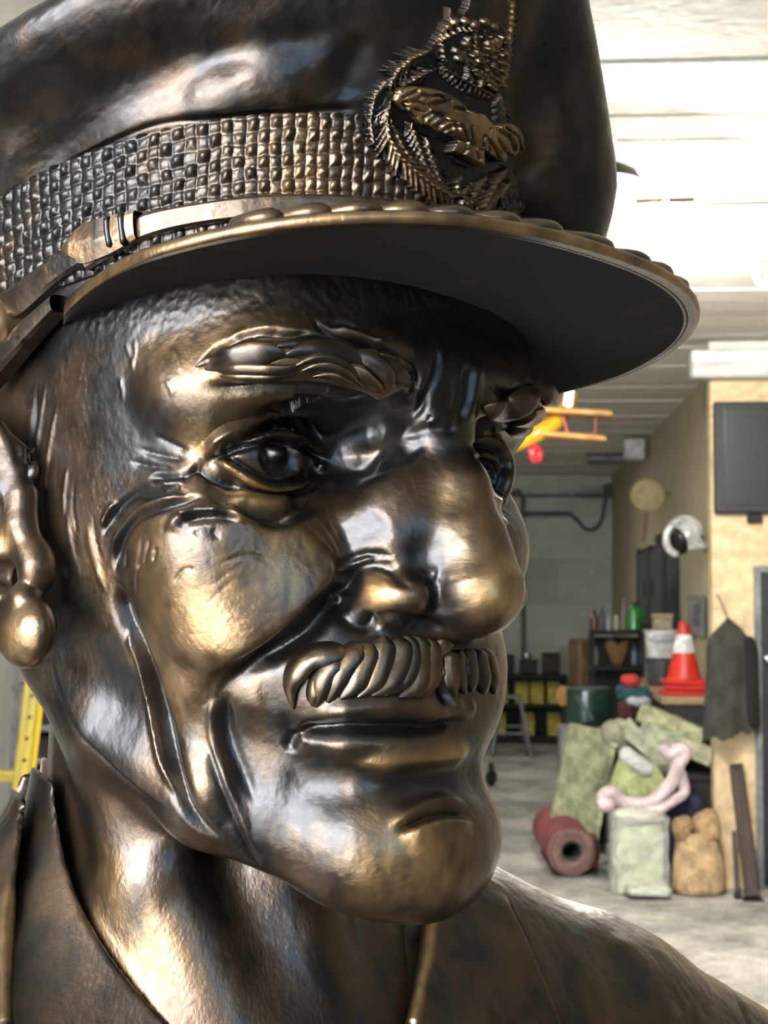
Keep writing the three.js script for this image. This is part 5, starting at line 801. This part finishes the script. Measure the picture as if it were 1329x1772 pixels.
function foamPlank(x0, y0, x1, y1, dep, dep1, thick, label, mat) { const A = atDepth(x0, y0, dep), B = atDepth(x1, y1, dep1), t = thing('foam_plank', label, 'foam', [A[0], A[1], A[2]]), d = [B[0] - A[0], B[1] - A[1], A[2] - B[2]], L = Math.hypot(...d), g = lump(new THREE.BoxGeometry(L, thick, thick * 1.3, 24, 4, 5), 0.012, 12, x0); g.applyQuaternion(orient(t, [0, 0, 0], d)); g.translate(d[0] / 2, d[1] / 2, d[2] / 2); part('core', worldUV(g, 4), mat, t); const e = lump(new THREE.BoxGeometry(0.02, thick * 1.02, thick * 1.32, 2, 4, 5), 0.008, 14, x1); e.applyQuaternion(orient(t, [0, 0, 0], d)); e.translate(d[0] * 0.995, d[1] * 0.995, d[2] * 0.995); part('cut_end', worldUV(e, 4), foamPale, t); return t; }
foamPlank(1110, 1232, 1217, 1277, 10.28, 10.15, 0.105, 'upper green foam plank sloping across the heap', foam);
foamPlank(1108, 1260, 1230, 1310, 10.1, 10.04, 0.1, 'lower green foam plank below its twin on the heap', foamPale);
{ const dep = 9.82, s = dep / FPX, c = atDepth(1120, 1330, dep), t = thing('folded_foam', 'grey green foam sheet folded over the heap', 'foam', c), P = (x, y, z) => [(x - 1120) * s, (1330 - y) * s, z]; const sheet = (pts, w, th) => { const cv = new THREE.CatmullRomCurve3(pts.map(p => new THREE.Vector3(...p))), n = 40, pos = [], idx = []; for (let i = 0; i <= n; i++) { const q = cv.getPoint(i / n), tg = cv.getTangent(i / n), nx = -tg.y, ny = tg.x, k = 1 - 0.25 * Math.abs(i / n - 0.5); for (const [o, z] of [[th, w * k], [th, -w * k], [-th, -w * k], [-th, w * k]]) pos.push(q.x + nx * o, q.y + ny * o, q.z + z + 0.02 * noise(i / 6, o * 30, 1)); } for (let i = 0; i < n; i++) for (let k = 0; k < 4; k++) { const a = i * 4 + k, b = i * 4 + (k + 1) % 4; idx.push(a, a + 4, b, b, a + 4, b + 4); } idx.push(0, 1, 2, 0, 2, 3); const e = n * 4; idx.push(e, e + 2, e + 1, e, e + 3, e + 2); const g = new THREE.BufferGeometry(); g.setAttribute('position', new THREE.Float32BufferAttribute(pos, 3)); g.setIndex(idx); const h = g.toNonIndexed(); h.computeVertexNormals(); return worldUV(h, 4); };
  part('outer_sheet', sheet([P(1052, 1282, 0.05), P(1075, 1262, 0.02), P(1098, 1272, 0.05), P(1130, 1300, 0.08), P(1165, 1330, 0.08)], 0.13, 0.05), foamGrey, t); part('rolled_end', place(lump(new THREE.CapsuleGeometry(0.075, 0.16, 8, 24), 0.012, 10), ...P(1075, 1278, 0.06), 0.9, 0, 0.7), M('#9c9b84', 0.95), t); part('edge_strip', tube([P(1085, 1245, 0.1), P(1110, 1275, 0.14), P(1140, 1298, 0.16), P(1160, 1312, 0.16)], 0.02), M('#cfcfb6', 0.9), t); }
{ const dep = 9.58, s = dep / FPX, c = atDepth(1105, 1378, dep), t = thing('foam_cushion', 'rounded green foam cushion inside the pink frame', 'cushion', c), sh = new THREE.Shape(), P = (x, y) => [(x - 1105) * s, (1378 - y) * s]; const pts = [[1058, 1362], [1072, 1325], [1085, 1302], [1110, 1318], [1132, 1328], [1142, 1345], [1146, 1362], [1120, 1374], [1085, 1372]]; sh.moveTo(...P(...pts[0])); sh.splineThru(pts.slice(1).concat([pts[0]]).map(p => new THREE.Vector2(...P(...p)))); part('pad', worldUV(new THREE.ExtrudeGeometry(sh, { depth: 0.07, bevelEnabled: true, bevelSize: 0.015, bevelThickness: 0.025, bevelSegments: 4, curveSegments: 6 }), 4), M('#b7c088', 0.95, { bump: 0.006 }), t); part('white_piece', place(lump(new THREE.CapsuleGeometry(0.05, 0.13, 8, 20), 0.012, 14), ...P(1100, 1318), 0.08, 0, 0, 0.95), M('#cfcfc6', 0.9), t); }
{ const dep = 9.4, s = dep / FPX, c = atDepth(1110, 1397, dep), t = thing('pink_frame', 'pale pink rubber frame bent around the foam cushion', 'frame', c), P = (x, y, z = 0) => [(x - 1110) * s, (1400 - y) * s, z], m = M('#e6cfd2', 0.6, { clear: 0.2 }); part('outer_loop', tube([P(1042, 1395, 0.05), P(1046, 1382), P(1060, 1376), P(1075, 1390), P(1100, 1394), P(1124, 1392), P(1145, 1376), P(1165, 1352), P(1175, 1322), P(1182, 1312), P(1178, 1302), P(1168, 1306), P(1158, 1309), P(1145, 1296)], 0.04, 90, 12), m, t); part('inner_loop', tube([P(1172, 1330, -0.02), P(1180, 1350, -0.02), P(1183, 1375, -0.02), P(1165, 1388, 0), P(1142, 1400, 0.03), P(1115, 1404, 0.03)], 0.03, 60, 12), m, t); part('corner_knob', place(new THREE.SphereGeometry(0.042, 20, 14).scale(1.3, 1, 1), ...P(1048, 1394, 0.06)), m, t); }
{ const dep = 9.7, a = latAt(1085, dep), t = thing('heap_textile', 'crumpled teal and red cloth at the top of the heap', 'cloth', [latAt(1095, 11), hAt(1212, 11), 11]); part('teal_cloth', lump(rbox(0.2, 0.1, 0.2, 0.04, 6), 0.05, 9, 2).translate(0, 0.05, 0), M('#24545c', 0.9), t); part('red_cloth', lump(new THREE.SphereGeometry(0.06, 24, 16).scale(1.2, 0.8, 1), 0.03, 14, 3).translate(-0.02, 0.13, 0.03), M('#c23a34', 0.85), t); part('white_cloth', lump(new THREE.SphereGeometry(0.06, 24, 16).scale(1.3, 0.6, 1), 0.03, 16, 4).translate(0.02, 0.0, 0.12), M('#b9bcc6', 0.9), t); part('maroon_cloth', lump(rbox(0.1, 0.12, 0.1, 0.03, 5), 0.03, 12, 5).translate(-0.06, -0.06, 0.1), M('#4a2428', 0.9), t); part('pole', rod([-0.02, -0.08, 0], [-0.02, -hAt(1212, 11) + 0.01, 0], 0.02), M('#2b2b2b', 0.7), t); }
{ const f = onFloor(1105, 1543), t = thing('wrapped_foam', 'upright foam block wrapped in clear plastic on the floor', 'foam', f), s = f[2] / FPX, w = 95 * s, h = hAt(1412, f[2]), d = 0.26; part('core', worldUV(lump(new THREE.BoxGeometry(w * 0.8, h * 0.9, d * 0.85, 8, 14, 6), 0.02, 8), 4).translate(0, h * 0.46, 0), M('#d3d9b4', 0.9, { bump: 0.006 }), t); part('plastic_wrap', worldUV(lump(new THREE.BoxGeometry(w, h, d, 16, 22, 8), 0.035, 9, 4), 3).translate(0, h / 2 + 0.012, 0), new THREE.MeshPhysicalMaterial({ color: 0xf4f6ee, transmission: 0.8, thickness: 0, roughness: 0.25, bumpMap: bumpy, bumpScale: 0.004 }), t); part('gathered_top', lump(new THREE.SphereGeometry(0.13, 28, 18).scale(1.15, 0.4, 0.9), 0.05, 12).translate(0, h, 0), M('#d4d1c4', 0.4), t); part('loose_flap', place(lump(rbox(0.24, 0.06, 0.16, 0.03, 5), 0.03, 9, 2), 0.03, 0.045, 0.2), M('#dedfcf', 0.4), t); }
{ const f = onFloor(1209, 1548), t = thing('paper_sack', 'brown paper sack standing with a folded top', 'sack', f), s = f[2] / FPX, w = 88 * s, h = hAt(1412, f[2]), m = M('#cfae84', 0.85, { bump: 0.004 }); const prof = [[0.02, 0.0], [0.46, 0.0], [0.52, 0.06], [0.5, 0.3], [0.46, 0.55], [0.42, 0.72], [0.4, 0.78]].map(p => [p[0] * w, p[1] * h]); const g = lump(lathe(prof, 48).scale(1, 1, 0.75), 0.022, 6, 7); part('sack_body', worldUV(g, 4).translate(0, 0.012, 0), m, t); part('folded_top', place(lump(rbox(w * 0.52, 0.17, 0.18, 0.05, 6), 0.04, 8, 3), w * 0.16, h * 0.88, 0, 0, 0, 0.15), M('#c4a276', 0.85, { bump: 0.004 }), t); part('folded_corner', place(lump(rbox(w * 0.36, 0.12, 0.16, 0.05, 6), 0.04, 8, 9), -w * 0.3, h * 0.87, 0.02, 0, 0, -0.25), M('#bb986c', 0.85, { bump: 0.004 }), t); part('tie', place(new THREE.TorusGeometry(w * 0.36, 0.012, 8, 40).scale(1, 0.75, 1), 0, h * 0.77, 0, Math.PI / 2, 0, 0), M('#7d5b38', 0.9), t); }
{ const dep = 9.62, c = atDepth(1179, 1420, dep), t = thing('tool_bag', 'navy blue bag behind the brown paper sack', 'bag', [c[0], 0, dep]), w = 78 * dep / FPX, h = hAt(1376, dep); part('bag_body', lump(rbox(w, h, 0.2, 0.05, 6), 0.03, 7), M('#1b2140', 0.85), t).position.y = h / 2 + 0.01; part('handle', tube([[-0.08, h, 0], [-0.05, h + 0.06, 0.02], [0.05, h + 0.06, 0.02], [0.08, h, 0]], 0.012), M('#11152b', 0.8), t); part('pocket', rbox(w * 0.6, h * 0.4, 0.03, 0.012).translate(0, h * 0.45, 0.112), M('#171c38', 0.85), t); }
{ const f = onFloor(1002, 1398), e = onFloor(990, 1519), r = 0.145, dep = e[2], t = thing('carpet_roll', 'red carpet roll lying end on with an open core', 'carpet', e), L = 1.1, dir = new THREE.Vector3(latAt(962, dep + L) - latAt(992, dep), 0, -L).normalize(), q = new THREE.Quaternion().setFromUnitVectors(new THREE.Vector3(0, 1, 0), dir); const mk = g => { g.applyQuaternion(q); g.translate(0, r + 0.004, 0); return g; };
  part('pile_side', mk(lump(lathe([[r * 0.93, 0.01], [r, 0.03], [r, L - 0.02], [r * 0.94, L]], 48), 0.01, 9)), M('#96474a', 0.95, { bump: 0.006 }), t); part('rolled_end', mk(lathe([[r * 0.42, 0.03], [r * 0.43, 0.005], [r * 0.6, 0.0], [r * 0.62, 0.012], [r * 0.66, 0.0], [r * 0.8, 0.002], [r * 0.82, 0.014], [r * 0.86, 0.002], [r * 0.96, 0.012]], 48)), M('#8f6e66', 0.95, { bump: 0.006 }), t); part('core_tube', mk(lathe([[r * 0.43, 0.01], [r * 0.43, L - 0.05], [r * 0.36, L - 0.05], [r * 0.36, 0.01], [r * 0.43, 0.01]], 40)), M('#5d574c', 0.9), t); part('flap', place(lump(rbox(0.05, 0.16, 0.3, 0.02, 4), 0.015, 10), r * 0.95, r * 0.9, -0.2, 0, -0.1, 0.1), M('#7c3f40', 0.95), t); }
{ const dep = 10.3, a = atDepth(985, 1410, dep), b = atDepth(1015, 1262, dep + 0.5), t = thing('foam_slab', 'tall green foam slab leaning on the grey cabinet', 'foam', [a[0], 0, dep]), h = b[1] * 1.03, w = 78 * dep / FPX, ang = Math.atan2(b[0] - a[0], h * 0.75), g = lump(new THREE.BoxGeometry(w, h, 0.12, 8, 22, 4), 0.014, 7, 3); g.translate(0, h / 2, 0); g.rotateX(-0.3); g.rotateZ(-ang); g.translate(-0.02, 0.05, 0); part('core', worldUV(g, 4), M('#a6a985', 0.95, { bump: 0.006 }), t); const e = lump(new THREE.BoxGeometry(0.03, h * 0.98, 0.122, 3, 22, 4), 0.008, 7, 9); e.translate(w / 2 + 0.012, h / 2, 0); e.rotateX(-0.3); e.rotateZ(-ang); e.translate(-0.02, 0.05, 0); part('cut_edge', worldUV(e, 4), foam, t); }
{ const dep = 11.4, x0 = latAt(966, dep), x1 = latAt(1052, dep), h = hAt(1256, dep), t = thing('grey_cabinet', 'low grey cabinet behind the leaning foam slab', 'cabinet', [(x0 + x1) / 2, 0, dep]), m = M('#87878d', 0.5); part('case', rbox(x1 - x0, h, 0.4, 0.01).translate(0, h / 2 + 0.001, 0), m, t); const d = part('door', rbox(x1 - x0 - 0.03, h - 0.06, 0.02, 0.005).translate(0, h / 2, 0.211), M('#92929a', 0.5), t); part('knob', new THREE.SphereGeometry(0.016, 16, 12).translate(-(x1 - x0) / 2 + 0.05, h * 0.62, 0.235), M('#222', 0.4), d);
  const h2 = hAt(1192, dep) - h, b = thing('glass_tank', 'dark green tank standing on the grey cabinet', 'tank', [(x0 + x1) / 2 + 0.03, h + 0.002, dep]), w = 74 * dep / FPX; part('tank_wall', lathe([[0.02, 0.004], [w * 0.46, 0.004], [w * 0.5, 0.03], [w * 0.5, h2 - 0.02], [w * 0.48, h2]], 36).scale(1, 1, 0.7), M('#1f3a2b', 0.25, { clear: 0.6 }), b); part('rim', place(new THREE.TorusGeometry(w * 0.49, 0.012, 10, 40).scale(1, 0.7, 1), 0, h2, 0, Math.PI / 2, 0, 0), M('#3d4a42', 0.4), b); part('lid', lathe([[0, h2 + 0.01], [w * 0.46, h2 + 0.002], [w * 0.48, h2 - 0.01]], 36).scale(1, 1, 0.7), M('#2f3430', 0.6), b); part('pale_streak', place(rbox(0.02, h2 * 0.8, 0.01, 0.004), -0.03, h2 * 0.5, w * 0.345, 0, 0, 0.6), M('#4f6a5c', 0.4), b);
  const p = thing('glass_plate', 'pale turquoise glass strip lying beside the foam slab', 'glass', [latAt(1040, 10.7), hAt(1283, 10.7), 10.7]); part('strip', place(rbox(0.2, 0.045, 0.1, 0.008), 0, 0.022, 0, 0, 0, -0.06), M('#93bfae', 0.2, { clear: 0.8 }), p); part('support', rbox(0.04, hAt(1283, 10.7) - 0.02, 0.04, 0.004).translate(0, -(hAt(1283, 10.7)) / 2, -0.02), M('#1b1c1b', 0.7), p); }
{ const dep = 15.4, x0 = latAt(975, dep), x1 = latAt(1024, dep), h = hAt(1186, dep), t = thing('dark_cupboard', 'dark cupboard below a tall brown carton', 'cupboard', [(x0 + x1) / 2, 0, dep]); part('case', rbox(x1 - x0, h, 0.4, 0.01).translate(0, h / 2, 0), M('#191a18', 0.7), t); part('door', rbox(x1 - x0 - 0.04, h - 0.08, 0.02, 0.005).translate(0, h / 2, 0.211), M('#212320', 0.6), t); part('knob', new THREE.SphereGeometry(0.015, 14, 10).translate(0.08, h * 0.6, 0.235), M('#888', 0.3, { metal: 0.8 }), t);
  const b = thing('carton', 'tall brown cardboard carton on the dark cupboard', 'box', [latAt(1002, dep), h + 0.001, dep]), hh = hAt(1107, dep) - h, w = 36 * dep / FPX; part('carton_body', rbox(w, hh, 0.2, 0.004).translate(0, hh / 2, 0), M('#6f5639', 0.9), b); part('flap', place(rbox(w, 0.006, 0.1, 0.002), 0, hh + 0.006, 0.06, 0.15, 0, 0), M('#7d6343', 0.9), b); part('tape', rbox(0.03, hh, 0.003, 0.001).translate(0, hh / 2, 0.102), M('#8c7556', 0.5), b);
  const o = thing('round_board', 'round pale wooden board before the dark cupboard', 'board', [...atDepth(974, 1222, 15.0)]); part('disc', place(lathe([[0, 0.012], [0.088, 0.012], [0.092, 0], [0.088, -0.012], [0, -0.012]], 40).scale(0.65, 1, 1), 0, 0.092, 0, Math.PI / 2, 0, 0), M('#d9a566', 0.6, { wood: true }), o); part('stand', rod([0, 0.005, -0.01], [0, -hAt(1222, 15) + 0.002, -0.03], 0.012), M('#1b1b1a', 0.7), o); }
// black shelf of bottles
{ const dep = 14.2, x0 = latAt(1020, dep), x1 = latAt(1112, dep), top = hAt(1091, dep), t = thing('black_shelf', 'black shelf unit holding spray bottles before the far wall', 'shelf', [(x0 + x1) / 2, 0, dep]), m = M('#161716', 0.6), w = x1 - x0; for (const y of [0.08, 0.5, hAt(1152, dep), top]) part('shelf_board', rbox(w, 0.03, 0.36, 0.004).translate(0, y - 0.016, 0), m, t); for (const x of [-1, 1]) for (const z of [-1, 1]) part('post', rbox(0.03, top - 0.032, 0.03, 0.004).translate(x * (w / 2 - 0.016), (top - 0.032) / 2, z * 0.16), m, t); part('back_panel', rbox(w - 0.04, top - 0.1, 0.008, 0.002).translate(0, (top - 0.1) / 2 + 0.04, -0.17), M('#121312', 0.8), t);
  const G2 = 'bottles on top of the black shelf', bottle = (px, y, pw, ph, col, label, cap, group = G2) => { const r = pw * dep / FPX / 2, h = ph * dep / FPX, b = thing('bottle', label, 'bottle', [latAt(px, dep), y + 0.001, dep + 0.02], { group }); part('bottle_body', lathe([[0, 0], [r * 0.92, 0], [r, 0.01], [r, h * 0.62], [r * 0.85, h * 0.7], [r * 0.42, h * 0.8], [r * 0.4, h * 0.85]], 24), M(col, 0.35, { clear: 0.5 }), b); part('cap', lathe([[r * 0.45, h * 0.84], [r * 0.46, h], [0, h * 1.005]], 20), M(cap, 0.4), b); };
  bottle(1028, top, 14, 34, '#5e1c20', 'dark red bottle at the left end of the black shelf', '#161616'); bottle(1042, top, 9, 40, '#3a2e2c', 'slim dark bottle behind the dark red one', '#1a1a1a'); bottle(1053, top, 12, 26, '#b9bcc0', 'silver grey spray can on the black shelf', '#d9dadb'); bottle(1067, top, 12, 26, '#b7c29a', 'pale green spray can on the black shelf', '#e3e5d0'); bottle(1079, top, 8, 56, '#8d8a88', 'tall grey bottle left of the bright green jug', '#99979a');
  const j = thing('green_jug', 'bright green jug at the right end of the black shelf', 'jug', [latAt(1097, dep), top + 0.001, dep]), jh = 48 * dep / FPX; part('jug_body', lump(lathe([[0, 0], [0.06, 0], [0.066, 0.015], [0.062, jh * 0.5], [0.045, jh * 0.78], [0.025, jh * 0.9]], 32), 0.006, 12).scale(1, 1, 0.8), M('#34a52f', 0.3, { clear: 0.6 }), j); part('cap', cyl(0.024, 0.026, 0.04, 20).translate(0, jh * 0.92, 0), M('#20591f', 0.4), j); part('handle', tube([[0.035, jh * 0.8, 0], [0.068, jh * 0.72, 0], [0.062, jh * 0.5, 0]], 0.009), M('#2e942a', 0.3), j);
  const y2 = hAt(1152, dep); bottle(1031, y2, 9, 34, '#8d8d8b', 'pale bottle on the middle level of the black shelf', '#777777', 'things on the middle level'); bottle(1097, y2, 12, 36, '#6f7892', 'blue grey bottle on the middle level of the shelf', '#4c5578', 'things on the middle level'); bottle(1109, y2, 8, 36, '#27355c', 'navy bottle at the right of the middle level', '#1c2540', 'things on the middle level');
  const k = thing('wooden_vase', 'brown heart shaped wooden vessel on the shelf', 'vessel', [latAt(1068, dep), y2 + 0.001, dep + 0.03]); const vh = 40 * dep / FPX; part('vessel_body', lathe([[0, 0], [0.04, 0], [0.06, vh * 0.2], [0.1, vh * 0.75], [0.102, vh * 0.9], [0.094, vh * 0.9], [0.05, vh * 0.3], [0, vh * 0.25]], 32).scale(1, 1, 0.7), M('#8c6a3c', 0.7, { wood: true }), k); part('lobe', new THREE.SphereGeometry(0.05, 20, 14).translate(-0.055, vh * 0.88, 0), M('#94704a', 0.7, { wood: true }), k); part('lobe', new THREE.SphereGeometry(0.045, 20, 14).translate(0.06, vh * 0.86, 0), M('#86643a', 0.7, { wood: true }), k); }
// rack of yellow bins
{ const dep = 18.9, x0 = latAt(836, dep), x1 = latAt(976, dep), top = hAt(1168, dep), t = thing('bin_rack', 'black rack with two rows of yellow bins', 'rack', [(x0 + x1) / 2, 0, dep]), m = M('#141412', 0.7), w = x1 - x0; const lv = [hAt(1272, dep), hAt(1217, dep), top]; for (const y of lv) part('shelf_board', rbox(w, 0.035, 0.4, 0.004).translate(0, y - 0.018, 0), m, t); for (const x of [-1, 1]) for (const z of [-1, 1]) part('post', rbox(0.035, top, 0.035, 0.004).translate(x * (w / 2 + 0.018), top / 2, z * 0.17), m, t); part('back_panel', rbox(w, top - 0.08, 0.01, 0.002).translate(0, (top - 0.08) / 2 + 0.03, -0.19), M('#0f100e', 0.8), t);
  const proto = px => { const b = thing('yellow_bin', '', 'bin', [latAt(px, dep), 0, dep], { group: 'yellow bins on the black rack' }), bw = 0.15, bh = 0.24, d = 0.28, ym = M('#b8a92b', 0.5); part('back', rbox(bw, bh, 0.01, 0.003).translate(0, bh / 2, -d / 2), ym, b); part('front', rbox(bw, bh * 0.8, 0.01, 0.003).translate(0, bh * 0.4, d / 2), ym, b); for (const x of [-1, 1]) part('side', rbox(0.01, bh * 0.9, d, 0.003).translate(x * (bw / 2 - 0.005), bh * 0.45, 0), ym, b); part('bottom', rbox(bw, 0.01, d, 0.003).translate(0, 0.006, 0), ym, b); part('lip', rbox(bw * 1.04, 0.02, 0.025, 0.006).translate(0, bh * 0.8, d / 2 + 0.008), ym, b); return b; };
  const spots = [[866, 1, 'yellow bin nearest the moustache in the upper row'], [902, 1, 'second yellow bin of the upper rack row'], [928, 1, 'third yellow bin of the upper rack row'], [957, 1, 'last yellow bin of the upper rack row'], [863, 0, 'yellow bin in the lower row beside the step stool'], [957, 0, 'yellow bin at the right end of the lower row'], [912, 0, 'dim yellow bin in the middle of the lower row']]; let first;
  for (const [px, row, label] of spots) { const b = first ? first.clone() : (first = proto(px)); if (b !== first) { b.name = numbered('yellow_bin'); scene.add(b); } b.position.copy(G(latAt(px, dep), lv[row] + 0.001, dep)); b.userData = { label, category: 'bin', group: 'yellow bins on the black rack' }; }
  const bx = (px, w2, h2, col, label) => { const b = thing('dark_box', label, 'box', [latAt(px, dep), top + 0.001, dep]); part('box_body', lump(rbox(w2, h2, 0.25, 0.02, 4), 0.02, 6, px), M(col, 0.8), b).position.y = h2 / 2 + 0.008; part('lid', rbox(w2 * 1.04, 0.03, 0.27, 0.008).translate(0, h2 + 0.012, 0), M(col, 0.7), b); }; bx(868, 0.28, 0.2, '#262a26', 'dark box on the rack right beside the moustache'); bx(914, 0.2, 0.14, '#2c3326', 'low olive box on top of the bin rack'); bx(953, 0.2, 0.22, '#3a352b', 'brownish box at the right end of the rack top'); const g = thing('metal_can', 'small shiny can among the boxes on the rack', 'can', [latAt(911, dep), top + 0.155 + 0.016, dep]); part('can_body', lathe([[0, 0.002], [0.045, 0.002], [0.05, 0.01], [0.05, 0.07], [0.046, 0.078], [0, 0.076]], 24), M('#cfd2d4', 0.25, { metal: 0.9 }), g); part('lid', lathe([[0, 0.079], [0.03, 0.079], [0.03, 0.085], [0, 0.086]], 20), M('#e2e3e4', 0.3, { metal: 0.9 }), g); }
{ const dep = 17.2, s = dep / FPX, c = latAt(884, dep), t = thing('step_stool', 'grey metal step stool with splayed legs before the bins', 'stool', [c, 0, dep]), m = M('#85888a', 0.4, { metal: 0.5 }), h = hAt(1206, dep); part('seat', rbox(0.26, 0.03, 0.22, 0.01).translate(-0.02, h, 0), m, t); for (const [x, x2, z] of [[-0.12, -0.2, 0.1], [0.09, 0.2, 0.1], [-0.12, -0.18, -0.1], [0.09, 0.17, -0.1]]) part('leg', rod([x, h - 0.01, z * 0.8], [x2, 0.012, z * 1.6], 0.02), m, t); part('cross_bar', rod([-0.16, h * 0.4, 0.13], [0.15, h * 0.4, 0.13], 0.014), m, t); part('tread', rbox(0.28, 0.02, 0.08, 0.006).translate(-0.01, h * 0.52, 0.1), m, t); }
for (const [px, py, dep, label] of [[850, 1360, 0, 'black rubber wheel on the floor beside the chin'], [852, 1455, 0, 'second black wheel lower on the floor beside the jaw']]) { const f = onFloor(px, py), t = thing('rubber_wheel', label, 'wheel', f, { ry: 0.9 }); part('tyre', place(new THREE.TorusGeometry(0.05, 0.022, 14, 32), 0, 0.073, 0), M('#131313', 0.7), t); part('hub', place(cyl(0.03, 0.03, 0.03, 24), 0, 0.073, 0, Math.PI / 2, 0, 0), M('#3a3c3e', 0.4, { metal: 0.6 }), t); part('fork', rbox(0.03, 0.1, 0.05, 0.008).translate(0, 0.15, 0), M('#202020', 0.5), t); }

// ---------------------------------------------------------------- left: yellow rack upright and shelving
{ const dep = 5.2, s = dep / FPX, f = atDepth(-28, 1811, dep), a = atDepth(70, 1000, dep), t = thing('rack_upright', 'yellow perforated rack upright with a cross bar', 'rack post', [f[0], 0, dep]), h = 2.3, lean = (a[0] - f[0]) / (a[1] - f[1]), ym = M('#f2cf16', 0.45, { clear: 0.2 }), tilt = g => { g.applyMatrix4(new THREE.Matrix4().makeShear(0, 0, lean, 0, 0, 0)); return g; }; const sh = (g) => { const p = g.attributes.position; for (let i = 0; i < p.count; i++) p.setX(i, p.getX(i) + lean * p.getY(i)); g.computeVertexNormals(); return g; };
  part('post', sh(mergeGeometries([rbox(0.05, h, 0.006, 0.002).translate(0, h / 2, 0.03), rbox(0.006, h, 0.06, 0.002).translate(0.024, h / 2, 0), rbox(0.006, h, 0.06, 0.002).translate(-0.024, h / 2, 0)])), ym, t); for (let k = 0; k < 26; k++) part('hole', sh(place(cyl(0.0065, 0.0065, 0.004, 14), 0.004, 0.1 + k * 0.0675 * 1.0, 0.0335, Math.PI / 2, 0, 0)), M('#8d6f12', 0.8), t); const yb = hAt(1342, dep, 10); part('cross_bar', rbox(0.9, 0.038, 0.03, 0.004).translate(-0.47 + lean * yb, yb, 0), ym, t); part('foot', rbox(0.12, 0.01, 0.1, 0.003).translate(0, 0.006, 0), ym, t); part('post', sh(mergeGeometries([rbox(0.05, h, 0.006, 0.002).translate(-0.93, h / 2, 0.03), rbox(0.006, h, 0.06, 0.002).translate(-0.906, h / 2, 0)])), ym, t); }
{ const dep = 7.8, x0 = latAt(60, dep), t = thing('steel_shelving', 'dark shelving with pale rails behind the yellow upright', 'shelving', [x0 + 0.3, 0, dep]), m = M('#8a8a88', 0.5, { metal: 0.4 }), dk = M('#151413', 0.8); for (const y of [1186, 1255, 1310, 1400].map(v => hAt(v, dep, 85))) part('rail', rbox(0.7, 0.03, 0.4, 0.004).translate(0, y, 0), m, t); for (const x of [-0.34, 0.34]) for (const z of [-0.18, 0.18]) part('post', rbox(0.03, 1.5, 0.03, 0.004).translate(x, 0.75, z), m, t); part('back_panel', rbox(0.7, 1.2, 0.01, 0.002).translate(0, 0.62, -0.2), dk, t);
  for (const [px, py, w, h, col, label] of [[95, 1255, 0.13, 0.125, '#1d1a16', 'black box on the shelving beside the neck'], [80, 1184, 0.16, 0.07, '#a6a6a2', 'pale box on the top rail of the shelving'], [92, 1310, 0.11, 0.08, '#2a261f', 'dark brown box on the lower shelf level']]) { const b = thing('shelf_box', label, 'box', [latAt(px, dep), hAt(py, dep, 85) + 0.016, dep + 0.03 - 0.08]); part('box_body', rbox(w, h, 0.2, 0.006).translate(0, h / 2, 0), M(col, 0.8), b); part('lid', rbox(w * 1.03, 0.015, 0.21, 0.004).translate(0, h + 0.006, 0), M(col, 0.7), b); } }

const renderer = new THREE.WebGLRenderer(); renderer.shadowMap.enabled = true; renderer.toneMapping = THREE.LinearToneMapping; renderer.toneMappingExposure = EXPOSURE;
renderer.render(scene, camera);
